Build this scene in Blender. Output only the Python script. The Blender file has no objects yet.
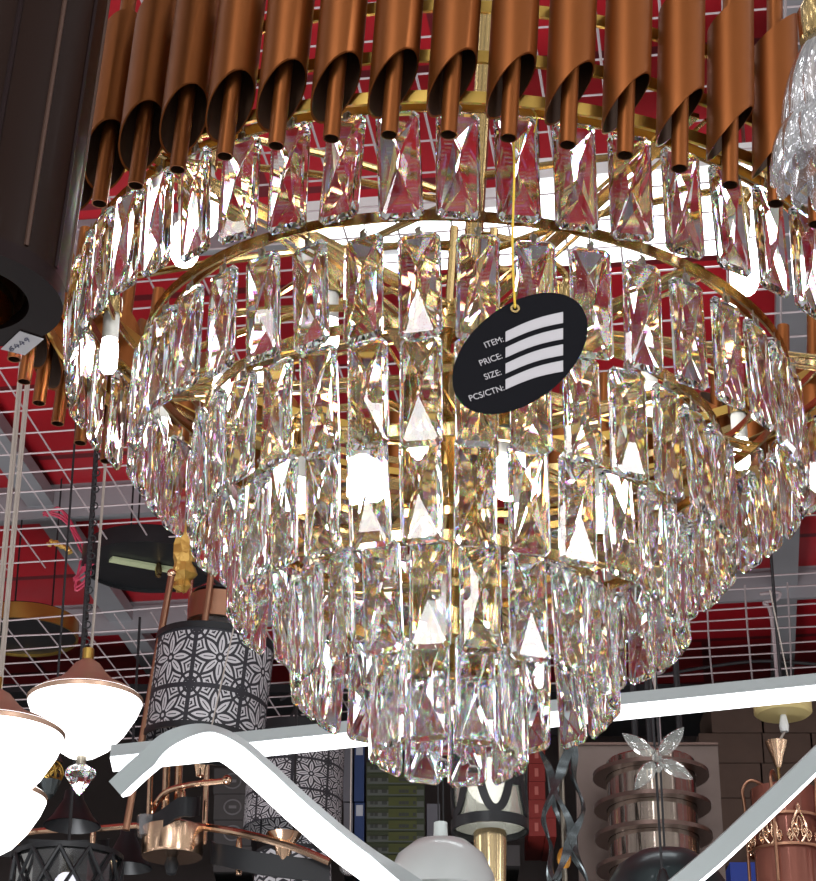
import bpy, bmesh, math, random
from mathutils import Vector, Matrix
random.seed(7)
PI = math.pi
C = bpy.context.scene.collection
S = bpy.context.scene
ZC = 1.5                                   # height of the camera above the floor
F, TH = 2256.0, math.radians(25.95)
cT, sT = math.cos(TH), math.sin(TH)

# ------------------------------------------------------------------ camera, world, lights, exposure
cam = bpy.data.cameras.new('camera'); co = bpy.data.objects.new('camera', cam); C.objects.link(co)
co.location = (0, 0, ZC); co.rotation_euler = (PI/2 + TH, 0, 0)
cam.sensor_fit = 'HORIZONTAL'; cam.sensor_width = 36; cam.lens = F/816*36; cam.clip_start = 0.05
S.camera = co
S.view_settings.view_transform = 'Standard'; S.view_settings.look = 'None'
S.view_settings.gamma = 1; S.view_settings.exposure = 0.0
cy = S.cycles
cy.max_bounces = 20; cy.transmission_bounces = 18; cy.glossy_bounces = 10; cy.diffuse_bounces = 3
cy.caustics_reflective = False; cy.caustics_refractive = False
cy.sample_clamp_indirect = 8; cy.blur_glossy = 0.3
cy.use_denoising = True

def nt(m):
    m.use_nodes = True; t = m.node_tree; t.nodes.clear(); return t
def node(t, typ, ins=None, **kw):
    n = t.nodes.new(typ)
    for k, v in kw.items(): setattr(n, k, v)
    for k, v in (ins or {}).items():
        if isinstance(v, bpy.types.NodeSocket): t.links.new(v, n.inputs[k])
        else: n.inputs[k].default_value = v
    return n

w = bpy.data.worlds.new('lighting_showroom'); S.world = w; t = nt(w)
tc = node(t, 'ShaderNodeTexCoord')
vor = node(t, 'ShaderNodeTexVoronoi', {'Vector': tc.outputs['Generated'], 'Scale': 7.0})
ramp = node(t, 'ShaderNodeValToRGB', {'Fac': vor.outputs['Distance']})
e = ramp.color_ramp.elements; e[0].position = 0.16; e[0].color = (1, 1, 1, 1); e[1].position = 0.22; e[1].color = (0, 0, 0, 1)
nz = node(t, 'ShaderNodeTexNoise', {'Vector': tc.outputs['Generated'], 'Scale': 3.0})
r2 = node(t, 'ShaderNodeValToRGB', {'Fac': nz.outputs['Fac']})
e = r2.color_ramp.elements; e[0].position = .38; e[0].color = (.20, .20, .205, 1); e[1].position = .62; e[1].color = (.55, .54, .52, 1)
mul = node(t, 'ShaderNodeVectorMath', {0: ramp.outputs['Color'], 1: (7.0, 7.0, 7.4)}, operation='MULTIPLY')
add = node(t, 'ShaderNodeVectorMath', {0: mul.outputs[0], 1: r2.outputs['Color']}, operation='ADD')
bg = node(t, 'ShaderNodeBackground', {'Color': add.outputs[0], 'Strength': 1.35})
node(t, 'ShaderNodeOutputWorld', {'Surface': bg.outputs[0]})

def area(name, loc, target, size, energy, col=(.97, .98, 1)):
    l = bpy.data.lights.new(name, 'AREA'); l.energy = energy; l.size = size; l.color = col
    o = bpy.data.objects.new(name, l); C.objects.link(o); o.location = loc
    o.rotation_euler = (Vector(target)-Vector(loc)).to_track_quat('-Z', 'Y').to_euler()
    return o
area('shop_fill_light', (-1.2, -1.6, 3.4), (0, 2.5, 3.2), 1.2, 75)
area('shop_fill_light', (2.2, 0.2, 2.6), (0.2, 2.4, 3.4), 0.7, 30)
area('shop_fill_light', (-1.6, 4.2, 0.4), (-1.4, 5.8, 4.5), 1.4, 100)  # added fill near the floor, aimed up to brighten the red roof

# ------------------------------------------------------------------ placing helpers
def ray(px, py):
    u = (px-408)/F; v = (440.5-py)/F
    return Vector((u, cT - v*sT, sT + v*cT))
def at(px, py, Y):                       # the point at horizontal distance Y seen at a given direction
    d = ray(px, py); return Vector((0, 0, ZC)) + d*(Y/d.y)
def atz(px, py, z):
    d = ray(px, py); return Vector((0, 0, ZC)) + d*((z-ZC)/d.z)
def mpp(p):                              # metres per pixel at a point
    return (p.y*cT + (p.z-ZC)*sT)/F

# ------------------------------------------------------------------ materials
def P(name, col, rough=.5, metal=0., emis=None, es=0., alpha=None, trans=0., ior=1.45, coat=0., spec=.5, bump=0., bscale=40., var=0.):
    m = bpy.data.materials.new(name); t = nt(m)
    b = node(t, 'ShaderNodeBsdfPrincipled', {'Base Color': (*col, 1), 'Roughness': rough, 'Metallic': metal, 'IOR': ior,
             'Transmission Weight': trans, 'Coat Weight': coat, 'Specular IOR Level': spec})
    tc = node(t, 'ShaderNodeTexCoord')
    if var:
        n = node(t, 'ShaderNodeTexNoise', {'Vector': tc.outputs['Object'], 'Scale': bscale*.4, 'Detail': 4.0})
        mx = node(t, 'ShaderNodeMix', {'Factor': n.outputs['Fac'], 'A': (*[c*(1-var) for c in col], 1), 'B': (*[min(1, c*(1+var)) for c in col], 1)}, data_type='RGBA')
        # the RGBA sockets of a Mix node are reached by index
        mx.inputs[6].default_value = (*[c*(1-var) for c in col], 1); mx.inputs[7].default_value = (*[min(1, c*(1+var)) for c in col], 1)
        t.links.new(mx.outputs[2], b.inputs['Base Color'])
    if bump:
        n = node(t, 'ShaderNodeTexNoise', {'Vector': tc.outputs['Object'], 'Scale': bscale, 'Detail': 3.0})
        bp = node(t, 'ShaderNodeBump', {'Height': n.outputs['Fac'], 'Strength': bump, 'Distance': .01})
        t.links.new(bp.outputs[0], b.inputs['Normal'])
    if emis:
        b.inputs['Emission Color'].default_value = (*emis, 1); b.inputs['Emission Strength'].default_value = es
    node(t, 'ShaderNodeOutputMaterial', {'Surface': b.outputs[0]})
    return m
def glass_mat(name, col=(1, 1, 1), spread=.03, rough=0., hi=.58, lo=.21):
    m = bpy.data.materials.new(name); t = nt(m)
    rs = []
    for i, (c, ior) in enumerate((((hi, lo, lo, 1), 1.53-spread), ((lo, hi, lo, 1), 1.53), ((lo, lo, hi, 1), 1.53+spread))):
        rs.append(node(t, 'ShaderNodeBsdfRefraction', {'Color': tuple(c[k]*(col[k] if k < 3 else 1) for k in range(4)), 'IOR': ior, 'Roughness': rough}))
    a = node(t, 'ShaderNodeAddShader', {0: rs[0].outputs[0], 1: rs[1].outputs[0]})
    a2 = node(t, 'ShaderNodeAddShader', {0: a.outputs[0], 1: rs[2].outputs[0]})
    g = node(t, 'ShaderNodeBsdfGlossy', {'Color': (1, 1, 1, 1), 'Roughness': rough})
    f = node(t, 'ShaderNodeFresnel', {'IOR': 1.53})
    mx = node(t, 'ShaderNodeMixShader', {0: f.outputs[0], 1: a2.outputs[0], 2: g.outputs[0]})
    node(t, 'ShaderNodeOutputMaterial', {'Surface': mx.outputs[0]})
    return m
M = {}
M['crystal'] = glass_mat('cut_crystal', (.985, .997, 1), .006)
def thin_glass(name, tint, body, bw, fw=.5):
    m = bpy.data.materials.new(name); t = nt(m)
    tr = node(t, 'ShaderNodeBsdfTransparent', {'Color': (*tint, 1)}); gl = node(t, 'ShaderNodeBsdfGlossy', {'Roughness': .06})
    df = node(t, 'ShaderNodeBsdfPrincipled', {'Base Color': (*body, 1), 'Roughness': .25})
    lw = node(t, 'ShaderNodeLayerWeight', {'Blend': fw})
    a = node(t, 'ShaderNodeMixShader', {0: bw, 1: tr.outputs[0], 2: df.outputs[0]})
    b = node(t, 'ShaderNodeMixShader', {0: lw.outputs['Facing'], 1: a.outputs[0], 2: gl.outputs[0]})
    node(t, 'ShaderNodeOutputMaterial', {'Surface': b.outputs[0]}); return m
M['clear'] = thin_glass('clear_glass', (.96, .96, .97), (.8, .8, .82), .12, .45)
M['smokeglass'] = thin_glass('smoked_clear_glass', (.45, .45, .47), (.1, .1, .1), .2, .4)
M['acrylic'] = thin_glass('clear_acrylic', (.93, .95, .93), (.85, .88, .84), .14, .5)
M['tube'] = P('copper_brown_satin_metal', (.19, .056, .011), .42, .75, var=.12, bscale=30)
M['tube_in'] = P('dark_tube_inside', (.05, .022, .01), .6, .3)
M['gold'] = P('polished_gold', (.50, .355, .16), .14, 1.0, var=.08)
M['goldsatin'] = P('satin_gold', (.52, .33, .08), .28, .95, var=.1)
M['lid'] = P('brushed_brown_gold', (.55, .36, .26), .38, .8)
M['rosegold'] = P('rose_gold', (.74, .50, .34), .20, 1.0, var=.06)
M['copper'] = P('copper', (.40, .21, .13), .30, .9, var=.1)
M['black'] = P('black_card', (.006, .006, .008), .5, 0, spec=.06)
M['blackmetal'] = P('black_painted_metal', (.016, .017, .019), .38, .3, var=.2)
M['ink'] = P('white_print', (.46, .44, .46), .7, spec=.1)
M['string'] = P('yellow_string', (.80, .52, .05), .7, bump=.4, bscale=900)
M['steelhook'] = P('dull_steel', (.30, .27, .22), .35, 1.)
M['bulb'] = P('lit_bulb_glass', (1, 1, 1), .4, emis=(1, .97, .93), es=34)
M['ceramic'] = P('lamp_holder_ceramic', (.75, .74, .70), .4)
M['panel_on'] = P('lit_fluorescent_panel', (1, 1, 1), .4, emis=(.92, .97, 1), es=5.)
M['white'] = P('white_paint', (.78, .80, .80), .4)
M['led'] = P('lit_led_diffuser', (1, 1, 1), .4, emis=(.96, .98, 1), es=2.2)
M['ledhouse'] = P('pale_grey_aluminium', (.36, .40, .40), .4, .1)
M['opal'] = P('lit_opal_glass', (1, 1, 1), .2, emis=(1, .99, .96), es=2.6)
M['opaloff'] = P('white_opal_glass', (.52, .55, .54), .22, coat=.25)
M['cord'] = P('black_cord', (.012, .012, .014), .5)
M['cordw'] = P('clear_cord', (.36, .31, .27), .35)
M['darkbrown'] = P('dark_brown_lacquer', (.011, .0038, .002), .42, .0, spec=.12, coat=.01, bump=.05, bscale=6)
M['darkrim'] = P('dark_plum_metal', (.011, .005, .005), .55, .0, spec=.1)
M['paper'] = P('label_paper', (.62, .62, .66), .7)
M['inkblue'] = P('grey_ink', (.16, .17, .24), .7)
M['smoke'] = P('smoked_metal', (.10, .115, .12), .25, .8)
M['mirror'] = P('amber_mirror_glass', (.40, .33, .28), .09, .95, bump=.05, bscale=12)
M['bronze'] = P('brown_bronze', (.15, .10, .085), .32, .85)
M['darkbronze'] = P('dark_bronze', (.06, .03, .02), .4, .4)
M['teal'] = P('dark_teal_glazed_metal', (.016, .028, .030), .34, .4, coat=.2)
M['yellowpl'] = P('yellowed_plastic', (.62, .50, .22), .5)
M['plasticwrap'] = P('crumpled_gold_wrap', (.70, .42, .10), .3, .3, bump=.6, bscale=60)
M['wire'] = P('off_white_wire', (.40, .34, .35), .5)
M['redwire'] = P('pink_wire', (.50, .05, .10), .5)
M['beam'] = P('galvanised_steel', (.29, .29, .31), .5, .2, var=.25, bscale=8)

# ------------------------------------------------------------------ mesh builder
ORG = {}
class MB:
    def __init__(s): s.v = []; s.f = []; s.mi = []; s.uv = {}
    def add(s, vs, fs, mi=0):
        n = len(s.v); s.v += [Vector(v) for v in vs]; s.f += [tuple(i+n for i in f) for f in fs]; s.mi += [mi]*len(fs)
        return s
    def box(s, c, d, rot=None, mi=0):
        x, y, z = [k/2 for k in d]; c = Vector(c)
        vs = [Vector((a*x, b*y, g*z)) for a in (-1, 1) for b in (-1, 1) for g in (-1, 1)]
        if rot is not None: vs = [rot@q for q in vs]
        return s.add([q+c for q in vs], [(0, 1, 3, 2), (4, 6, 7, 5), (0, 4, 5, 1), (2, 3, 7, 6), (0, 2, 6, 4), (1, 5, 7, 3)], mi)
    def lathe(s, prof, c=(0, 0, 0), n=32, R=None, mi=0, closed=False):
        c = Vector(c); vs = []
        for r, z in prof:
            for i in range(n):
                q = Vector((r*math.cos(2*PI*i/n), r*math.sin(2*PI*i/n), z))
                if R is not None: q = R@q
                vs.append(q+c)
        fs = []; m = len(prof)
        for j in range(m-1 if not closed else m):
            k = (j+1) % m
            for i in range(n):
                fs.append((j*n+i, j*n+(i+1) % n, k*n+(i+1) % n, k*n+i))
        return s.add(vs, fs, mi)
    def tube(s, pts, r, n=8, closed=False, cap=True, mi=0):
        pts = [Vector(p) for p in pts]; m = len(pts); rr = r if isinstance(r, (list, tuple)) else [r]*m
        vs = []; up = None
        for i, p in enumerate(pts):
            if closed: d = pts[(i+1) % m]-pts[i-1]
            else: d = pts[min(i+1, m-1)]-pts[max(i-1, 0)]
            d.normalize()
            if up is None: up = Vector((0, 0, 1)) if abs(d.z) < .9 else Vector((1, 0, 0))
            a = d.cross(up)
            if a.length < 1e-4: a = d.orthogonal()
            a.normalize(); b = a.cross(d).normalized(); up = b
            for k in range(n):
                an = 2*PI*k/n; vs.append(p + (a*math.cos(an)+b*math.sin(an))*rr[i])
        fs = []
        for i in range(m if closed else m-1):
            j = (i+1) % m
            for k in range(n): fs.append((i*n+k, i*n+(k+1) % n, j*n+(k+1) % n, j*n+k))
        if cap and not closed: fs += [tuple(range(n))[::-1], tuple(range((m-1)*n, m*n))]
        return s.add(vs, fs, mi)
    def prism(s, poly, n, t, mi=0):          # poly: 3D outline, thickened along n by t
        n = Vector(n).normalized()*t; poly = [Vector(p) for p in poly]; k = len(poly)
        fs = [tuple(range(k))[::-1], tuple(range(k, 2*k))] + [(i, (i+1) % k, (i+1) % k+k, i+k) for i in range(k)]
        return s.add(poly+[p+n for p in poly], fs, mi)
    def build(s, name, mats, parent=None, org=None, smooth=35):
        o0 = Vector(org) if org is not None else (ORG[parent.name] if parent else Vector((0, 0, 0)))
        me = bpy.data.meshes.new(name); me.from_pydata([v-o0 for v in s.v], [], s.f)
        for m in (mats if isinstance(mats, (list, tuple)) else [mats]): me.materials.append(m)
        for p, i in zip(me.polygons, s.mi): p.material_index = i
        bm = bmesh.new(); bm.from_mesh(me); bmesh.ops.recalc_face_normals(bm, faces=bm.faces); bm.to_mesh(me); bm.free()
        if smooth:
            me.shade_smooth(); me.set_sharp_from_angle(angle=math.radians(smooth))
        o = bpy.data.objects.new(name, me); C.objects.link(o)
        if parent: o.parent = parent; ORG[o.name] = ORG[parent.name]
        else: o.location = o0; ORG[o.name] = o0
        return o
def tag(o, label=None, cat=None, group=None, kind=None):
    if label: o['label'] = label
    if cat: o['category'] = cat
    if group: o['group'] = group
    if kind: o['kind'] = kind
    return o
def thing(name, loc, label, cat, group=None):
    o = bpy.data.objects.new(name, None); o.empty_display_size = .05; C.objects.link(o); o.location = loc
    ORG[o.name] = Vector(loc); return tag(o, label, cat, group)
def sph(m, c, r, n=16, k=10, sz=1., mi=0):
    m.lathe([(max(1e-4, r*math.sin(PI*j/k)), -r*sz*math.cos(PI*j/k)) for j in range(k+1)], c, n, mi=mi); return m
def smoothpath(pts, k=8):
    pts = [Vector(p) for p in pts]; out = []
    for i in range(len(pts)-1):
        p0 = pts[max(i-1, 0)]; p1 = pts[i]; p2 = pts[i+1]; p3 = pts[min(i+2, len(pts)-1)]
        for j in range(k):
            u = j/k
            out.append(.5*((2*p1)+(p2-p0)*u+(2*p0-5*p1+4*p2-p3)*u*u+(3*p1-p0-3*p2+p3)*u**3))
    out.append(pts[-1]); return out

# ================================================================== SETTING
PH = math.radians(8.0)
E1 = Vector((math.cos(PH), -math.sin(PH), 0)); E2 = Vector((math.sin(PH), math.cos(PH), 0))
RZ = Matrix.Rotation(-PH, 3, 'Z')
ZM, ZR = ZC+2.5, ZC+3.02                       # wire mesh and roof
def g(a, b, z): return E1*a + E2*b + Vector((0, 0, z))

m = bpy.data.materials.new('red_roof_sheet'); t = nt(m)
tc = node(t, 'ShaderNodeTexCoord')
mp = node(t, 'ShaderNodeMapping', {'Vector': tc.outputs['Object'], 'Rotation': (0, 0, PH)})
br = node(t, 'ShaderNodeTexBrick', {'Vector': mp.outputs[0], 'Color1': (.42, .009, .018, 1), 'Color2': (.35, .007, .014, 1), 'Mortar': (.12, .008, .012, 1),
        'Scale': 1.0, 'Mortar Size': .018, 'Mortar Smooth': .3, 'Brick Width': 1.02, 'Row Height': .47, 'Bias': 0.})
n1 = node(t, 'ShaderNodeTexNoise', {'Vector': tc.outputs['Object'], 'Scale': 1.7, 'Detail': 4.})
hs = node(t, 'ShaderNodeHueSaturation', {'Color': br.outputs['Color'], 'Value': 1.})
mr = node(t, 'ShaderNodeMapRange', {'Value': n1.outputs['Fac'], 'From Min': .3, 'From Max': .7, 'To Min': .7, 'To Max': 1.2})
t.links.new(mr.outputs[0], hs.inputs['Value'])
b = node(t, 'ShaderNodeBsdfPrincipled', {'Base Color': hs.outputs[0], 'Roughness': .45})
node(t, 'ShaderNodeOutputMaterial', {'Surface': b.outputs[0]})
M['roof'] = m
tag(MB().box(g(0, 6.1, ZR+.05), (12, 6.4, .1), RZ).build('ceiling', M['roof'], smooth=0), kind='structure')
k = 0
BB = [atz(450, 205, ZR).dot(E2), atz(95, 493, ZR).dot(E2), atz(280, 602, ZR).dot(E2)]
for b_, wd in ((3.2, .12), (BB[0], .12), (BB[1], .16), (BB[2], .15)):
    k += 1
    tag(MB().box(g(0, b_, ZR-.03), (12, wd, .06), RZ).box(g(0, b_-wd/2, ZR-.07), (12, .018, .10), RZ).build('trim_%d' % k, M['beam'], smooth=0), kind='structure')
A1, A2 = atz(80, 540, ZR).dot(E1), atz(785, 500, ZR).dot(E1)
for a_ in (A1*2-A2, A1, A2, A2*2-A1):
    k += 1
    tag(MB().box(g(a_, 6.1, ZR-.05), (.085, 6.3, .05), RZ).build('trim_%d' % k, M['beam'], smooth=0), kind='structure')
M['wall'] = P('dark_brown_wall', (.030, .022, .020), .7, var=.2, bscale=5)
tag(MB().box((0, 8.65, 2.6), (13, .12, 5.4)).build('wall_back', M['wall'], smooth=0), kind='structure')

M['floor'] = P('pale_floor_tile', (.50, .49, .47), .25, var=.06, bscale=3)
tag(MB().box((0, 3.2, -.05), (13.5, 13.5, .1)).build('floor', M['floor'], smooth=0), kind='structure')
def wiremesh(a0, a1, b0, b1, z, sp, amp, seed):
    rnd = random.Random(seed); m = MB(); r = .0026
    n = int((b1-b0)/sp)
    for i in range(n+1):
        b_ = b0+i*sp; ph = rnd.uniform(0, 6); e0 = a0+rnd.uniform(-.03, .03); e1 = a1+rnd.uniform(-.03, .03)
        pts = [g(a, b_+amp*math.sin(a*2.1+ph*.2), z+amp*math.sin(a*1.3+ph*.3)) for a in [e0+(e1-e0)*j/24 for j in range(25)]]
        m.tube(pts, r, 4)
    n = int((a1-a0)/(sp*1.0))
    for i in range(n+1):
        a = a0+i*sp
        pts = [g(a+amp*.5*math.sin(b_*2+i), b_, z-.006+amp*.6*math.sin(b_*1.7)) for b_ in [b0+(b1-b0)*j/14 for j in range(15)]]
        m.tube(pts, r, 4)
    return m
tag(wiremesh(-4.5, 3.2, .3, 5.75, ZM, .115, .006, 1).build('wire_mesh', M['wire']), 'flat white welded wire mesh hung under the red ceiling above the crystal chandelier', 'wire mesh')
tag(wiremesh(-4.5, -.62, 5.8, 6.95, ZM-.13, .105, .02, 2).build('wire_mesh', M['wire']), 'sagging wire mesh panel with uneven wire ends above the lit white bowl lamps', 'wire mesh')
tag(wiremesh(-.5, 3.2, 5.8, 6.6, ZM-.14, .105, .03, 3).build('wire_mesh', M['wire']), 'wavy wire mesh panel near the back wall right of the crystal chandelier', 'wire mesh')

# fluorescent ceiling panels seen through the crystals
def led_panel(p0, p1, depth, label):
    mid = (p0+p1)/2; L = (p1-p0).length
    o = thing('ceiling_light', mid+Vector((0, 0, .05)), label, 'ceiling light', 'ceiling light panels behind the crystals')
    MB().box(mid+Vector((0, 0, .03)), (L+.03, depth+.03, .05), RZ).build('light_housing', M['white'], o, smooth=0)
    MB().box(mid, (L, depth, .012), RZ).build('diffuser', M['panel_on'], o, smooth=0)
    MB().tube([mid+E1*L*.4+Vector((0, 0, .05)), mid+E1*L*.4+Vector((0, 0, .42))], .004).tube([mid-E1*L*.4+Vector((0, 0, .05)), mid-E1*L*.4+Vector((0, 0, .42))], .004).build('hanger_wire', M['steelhook'], o)
zp = ZM+.10
led_panel(atz(318, 237, zp), atz(540, 222, zp), .10, 'lit white ceiling light strip above the second crystal row at centre')
led_panel(atz(545, 229, zp), atz(772, 205, zp), .34, 'wide lit white ceiling light panel behind the right crystals')
led_panel(atz(375, 262, zp), atz(560, 258, zp), .05, 'short lit ceiling light strip just under the second gold hoop')
# ================================================================== CRYSTAL CHANDELIER
D = 1.75
RT = Matrix.Rotation(.0088, 3, 'X') @ Matrix.Rotation(.065, 3, 'Y')
RING = [(.1975, .5512), (.162, .5186), (.1292, .4835), (.1058, .4418), (.0742, .4050), (.0330, .3760)]
RING = [(r*D, z*D+ZC) for r, z in RING]
Z0 = RING[0][1]; PIV = Vector((.0305*D, D, Z0))
def L2W(p): return RT@(Vector(p)-Vector((0, 0, Z0))) + PIV
ch = thing('crystal_chandelier', PIV, 'huge tiered crystal chandelier with gold hoops and a crown of slant-cut copper tubes', 'chandelier')
def RP(r, T, z): return L2W((r*math.sin(T), -r*math.cos(T), z))
def hoop(r, z, hgt, th, n=96):
    m = MB(); vs = []; fs = []
    for i in range(n):
        T = 2*PI*i/n
        for rr, zz in ((r, z-hgt/2), (r+th, z-hgt/2), (r+th, z+hgt/2), (r, z+hgt/2)): vs.append(RP(rr, T, zz))
    for i in range(n):
        j = (i+1) % n
        for k in range(4): fs.append((i*4+k, i*4+(k+1) % 4, j*4+(k+1) % 4, j*4+k))
    return m.add(vs, fs)
HO = []
for i, (r, z) in enumerate(RING):
    mb = hoop(r-.004, z, .009, .0022)
    if i < 4: mb.add(*(lambda q: (q.v, q.f))(hoop(r-.022, z+.012, .007, .002)))
    HO.append(mb.build('hoop', M['gold'], ch))
RTU = .396
for dz in (-.014, .022, .067):
    hoop(RTU-.0215, Z0+dz, .010, .003).build('crown_hoop', M['goldsatin'], ch)
# centre pole, hubs, spokes
MB().tube([L2W((0, 0, RING[5][1]-.02)), L2W((0, 0, ZM-.006))], .0085, 12).tube([L2W((.018, 0, RING[4][1])), L2W((.018, 0, Z0+.1))], .004, 8).tube([L2W((-.018, 0, RING[4][1])), L2W((-.018, 0, Z0+.1))], .004, 8).build('centre_pole', M['gold'], ch)
for i, (r, z) in enumerate(RING):
    hb = MB().lathe([(.0001, z-.004), (.032, z-.004), (.034, z+.002), (.030, z+.012), (.0001, z+.012)], (0, 0, 0), 24)
    hb.v = [L2W(v) for v in hb.v]; hb.build('hub', M['gold'], ch)
    ns = 5 if i < 3 else 3
    for k_ in range(ns):
        T = 2*PI*(k_+.35+.21*i)/ns
        mb = MB(); a = RP(.03, T, z+.004); b = RP(r-.004 if i else .376, T, z+.004); tt = (b-a).normalized(); s_ = tt.cross(Vector((0, 0, 1))).normalized()
        mb.prism([a-s_*.005, b-s_*.005, b+s_*.005, a+s_*.005], (0, 0, 1), .004)
        for q in (-.011, .011):
            mb.tube([a+s_*q, b+s_*q], .0018, 6)
        mb.build('spoke', M['gold'], ch)
# drip finial under the pole
fz = RING[5][1]-.035
# bulbs on arms
def bulb(p, L=.034, r=.0075):
    h = MB().lathe([(.0001, .030), (.006, .030), (.0075, .024), (.0075, 0), (.0001, 0)], p, 14).build('lamp_holder', M['ceramic'], ch)
    MB().lathe([(.0085, .044), (.0095, .040), (.0095, .026), (.0082, .026), (.0082, .044)], p, 14, closed=True).build('socket_collar', M['gold'], h)
    MB().lathe([(.0001, 0), (r*.8, -.001), (r, -.006), (r, -L*.8), (r*.7, -L*.95), (.0001, -L)], p, 14).build('bulb', M['bulb'], h)
    q = p+Vector((0, 0, .042)); c = PIV+RT@Vector((0, 0, q.z-Z0+.03))
    MB().tube(smoothpath([c, (c+q)/2+Vector((0, 0, .02)), q+Vector((0, 0, .02)), q], 5), .0035, 8).build('lamp_arm', M['gold'], ch)
bulbs = [(205, 195, 1.62, .040), (186, 225, 1.66, .04), (742, 252, 1.62, .04), (768, 215, 1.70, .036), (508, 458, 1.62, .036), (362, 462, 1.60, .036), (222, 378, 1.72, .034),
         (425, 470, 1.86, .034), (255, 365, 1.95, .03), (650, 385, 1.85, .034), (330, 320, 1.75, .03), (565, 330, 1.8, .03), (450, 590, 1.80, .03), (300, 480, 1.72, .03), (600, 500, 1.75, .03),
         (110, 340, 1.80, .034), (160, 420, 1.90, .03), (740, 440, 1.88, .03)]
for k_, (px, py, Y, L) in enumerate(bulbs): bulb(at(px, py, Y), L, .0115 if k_ < 6 else .008)

# cut crystal bar: bevelled rim, crossed facets, different front and back
def crystal_geo(w_, h_, t_, cut=.004):
    vs = []; fs = []
    hw, hh = w_/2, h_/2
    def oct_(hw, hh, c, y): return [Vector(p) for p in ((-hw+c, y, hh), (hw-c, y, hh), (hw, y, hh-c), (hw, y, -hh+c), (hw-c, y, -hh), (-hw+c, y, -hh), (-hw, y, -hh+c), (-hw, y, hh-c))]
    rim = .0012; ins = .0032; td = t_*.30
    vs += oct_(hw, hh, cut, -rim); vs += oct_(hw, hh, cut, rim)
    fs += [(i, (i+1) % 8, (i+1) % 8+8, i+8) for i in range(8)]
    for s_, base in ((-1, 0), (1, 8)):
        o = len(vs); vs += oct_(hw-ins, hh-ins, cut*.6, s_*td)
        fs += [(base+i, base+(i+1) % 8, o+(i+1) % 8, o+i) for i in range(8)]
        if s_ < 0:
            c = len(vs); vs += [Vector((.001, -t_/2, .007)), Vector((-.001, -t_/2, -.007))]
            A, B = c, c+1
            fs += [(o+0, o+1, A), (o+1, o+2, A), (o+7, o+0, A), (o+2, o+3, B, A), (o+3, o+4, B), (o+4, o+5, B), (o+5, o+6, B), (o+6, o+7, A, B)]
        else:
            c = len(vs); vs += [Vector((-.002, t_/2, .022)), Vector((.002, t_/2, -.020)), Vector((-.006, t_*.44, 0)), Vector((.006, t_*.44, 0))]
            A, B, Lf, Rt = c, c+1, c+2, c+3
            fs += [(o+0, o+1, A), (o+1, o+2, A), (o+7, o+0, A), (o+3, o+4, B), (o+4, o+5, B), (o+5, o+6, B), (A, o+2, Rt), (o+2, o+3, Rt), (o+3, B, Rt), (A, Lf, o+7), (o+7, Lf, o+6), (o+6, Lf, B), (A, Rt, B), (A, B, Lf)]
    return vs, fs
CW, CH, CTk = .0328, .0920, .0135
GAP = [.008, .0180, .0160, .0065, .0065, .005]
gv, gf = crystal_geo(CW, CH, CTk)
def data_mesh(name, mb, mat):
    me = bpy.data.meshes.new(name); me.from_pydata(mb.v, [], mb.f); me.materials.append(mat)
    bm = bmesh.new(); bm.from_mesh(me); bmesh.ops.recalc_face_normals(bm, faces=bm.faces); bm.to_mesh(me); bm.free(); return me
cme = data_mesh('crystal', MB().add(gv, gf), M['crystal'])
hk = MB(); hk.tube([Vector((.0028*math.sin(a), -.001, .0028*math.cos(a)+CH/2+.0035)) for a in [2*PI*i/10 for i in range(10)]], .0006, 5, closed=True)
hk.box((0, -.001, CH/2+.0005), (.0032, .006, .006)); hk.tube([Vector((0, 0, CH/2+.005)), Vector((0, 0, CH/2+.0125))], .0006, 5)
hme = data_mesh('hook', hk, M['steelhook'])
NC = [50, 41, 34, 28, 21, 10]
def phase(i, px, rr=None, dz=0):                                     # angle at which row i crosses picture column px at the front
    best = None
    for k in range(-400, 401):
        T = k*.002; r, z = RING[i]; p = RP(rr or r, T, z+dz); d = p-Vector((0, 0, ZC)); u = 408+F*d.x/(d.y*cT+d.z*sT)
        if best is None or abs(u-px) < best[0]: best = (abs(u-px), T)
    return best[1]
PX = [457, 420, 421, 421, 430, 430]
allc = []
for i, n in enumerate(NC):
    r, z = RING[i]; T0 = phase(i, PX[i])
    for k_ in range(n):
        T = T0+2*PI*k_/n; T = (T+PI) % (2*PI)-PI
        p = RP(r+.001, T, z) - Vector((0, 0, GAP[i]+CH/2))
        allc.append((abs(T), i, T, p))
allc.sort(key=lambda q: q[0])
rest = MB(); resth = MB(); rn = random.Random(3)
for j, (aT, i, T, p) in enumerate(allc):
    R = Matrix.Rotation(T+rn.gauss(0, .10), 3, 'Z') @ Matrix.Rotation(rn.gauss(0, .015), 3, 'Y') @ Matrix.Rotation(rn.gauss(0, .03), 3, 'X')
    if j < 100:
        o = bpy.data.objects.new('crystal', cme); C.objects.link(o); o.parent = ch
        o.matrix_local = Matrix.Translation(p-PIV) @ R.to_4x4()
        h = bpy.data.objects.new('hook', hme); C.objects.link(h); h.parent = o
    else:
        rest.add([R@v+p for v in gv], gf); resth.add([R@v+p for v in hk.v], hk.f)
ro = rest.build('crystal', M['crystal'], ch, smooth=0); ro['kind'] = 'stuff'
rh = resth.build('hook', M['steelhook'], ro, smooth=0)
# ball drops under the lowest tier
for px, py, Y in ((438, 768, 1.76), (573, 775, 1.72), (583, 735, 1.74)):
    if px > 500: px -= 105
    p = at(px+5, py, Y); o = sph(MB(), p, .006, 10, 6, 1.4).build('crystal_drop', M['crystal'], ch, smooth=0)

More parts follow.
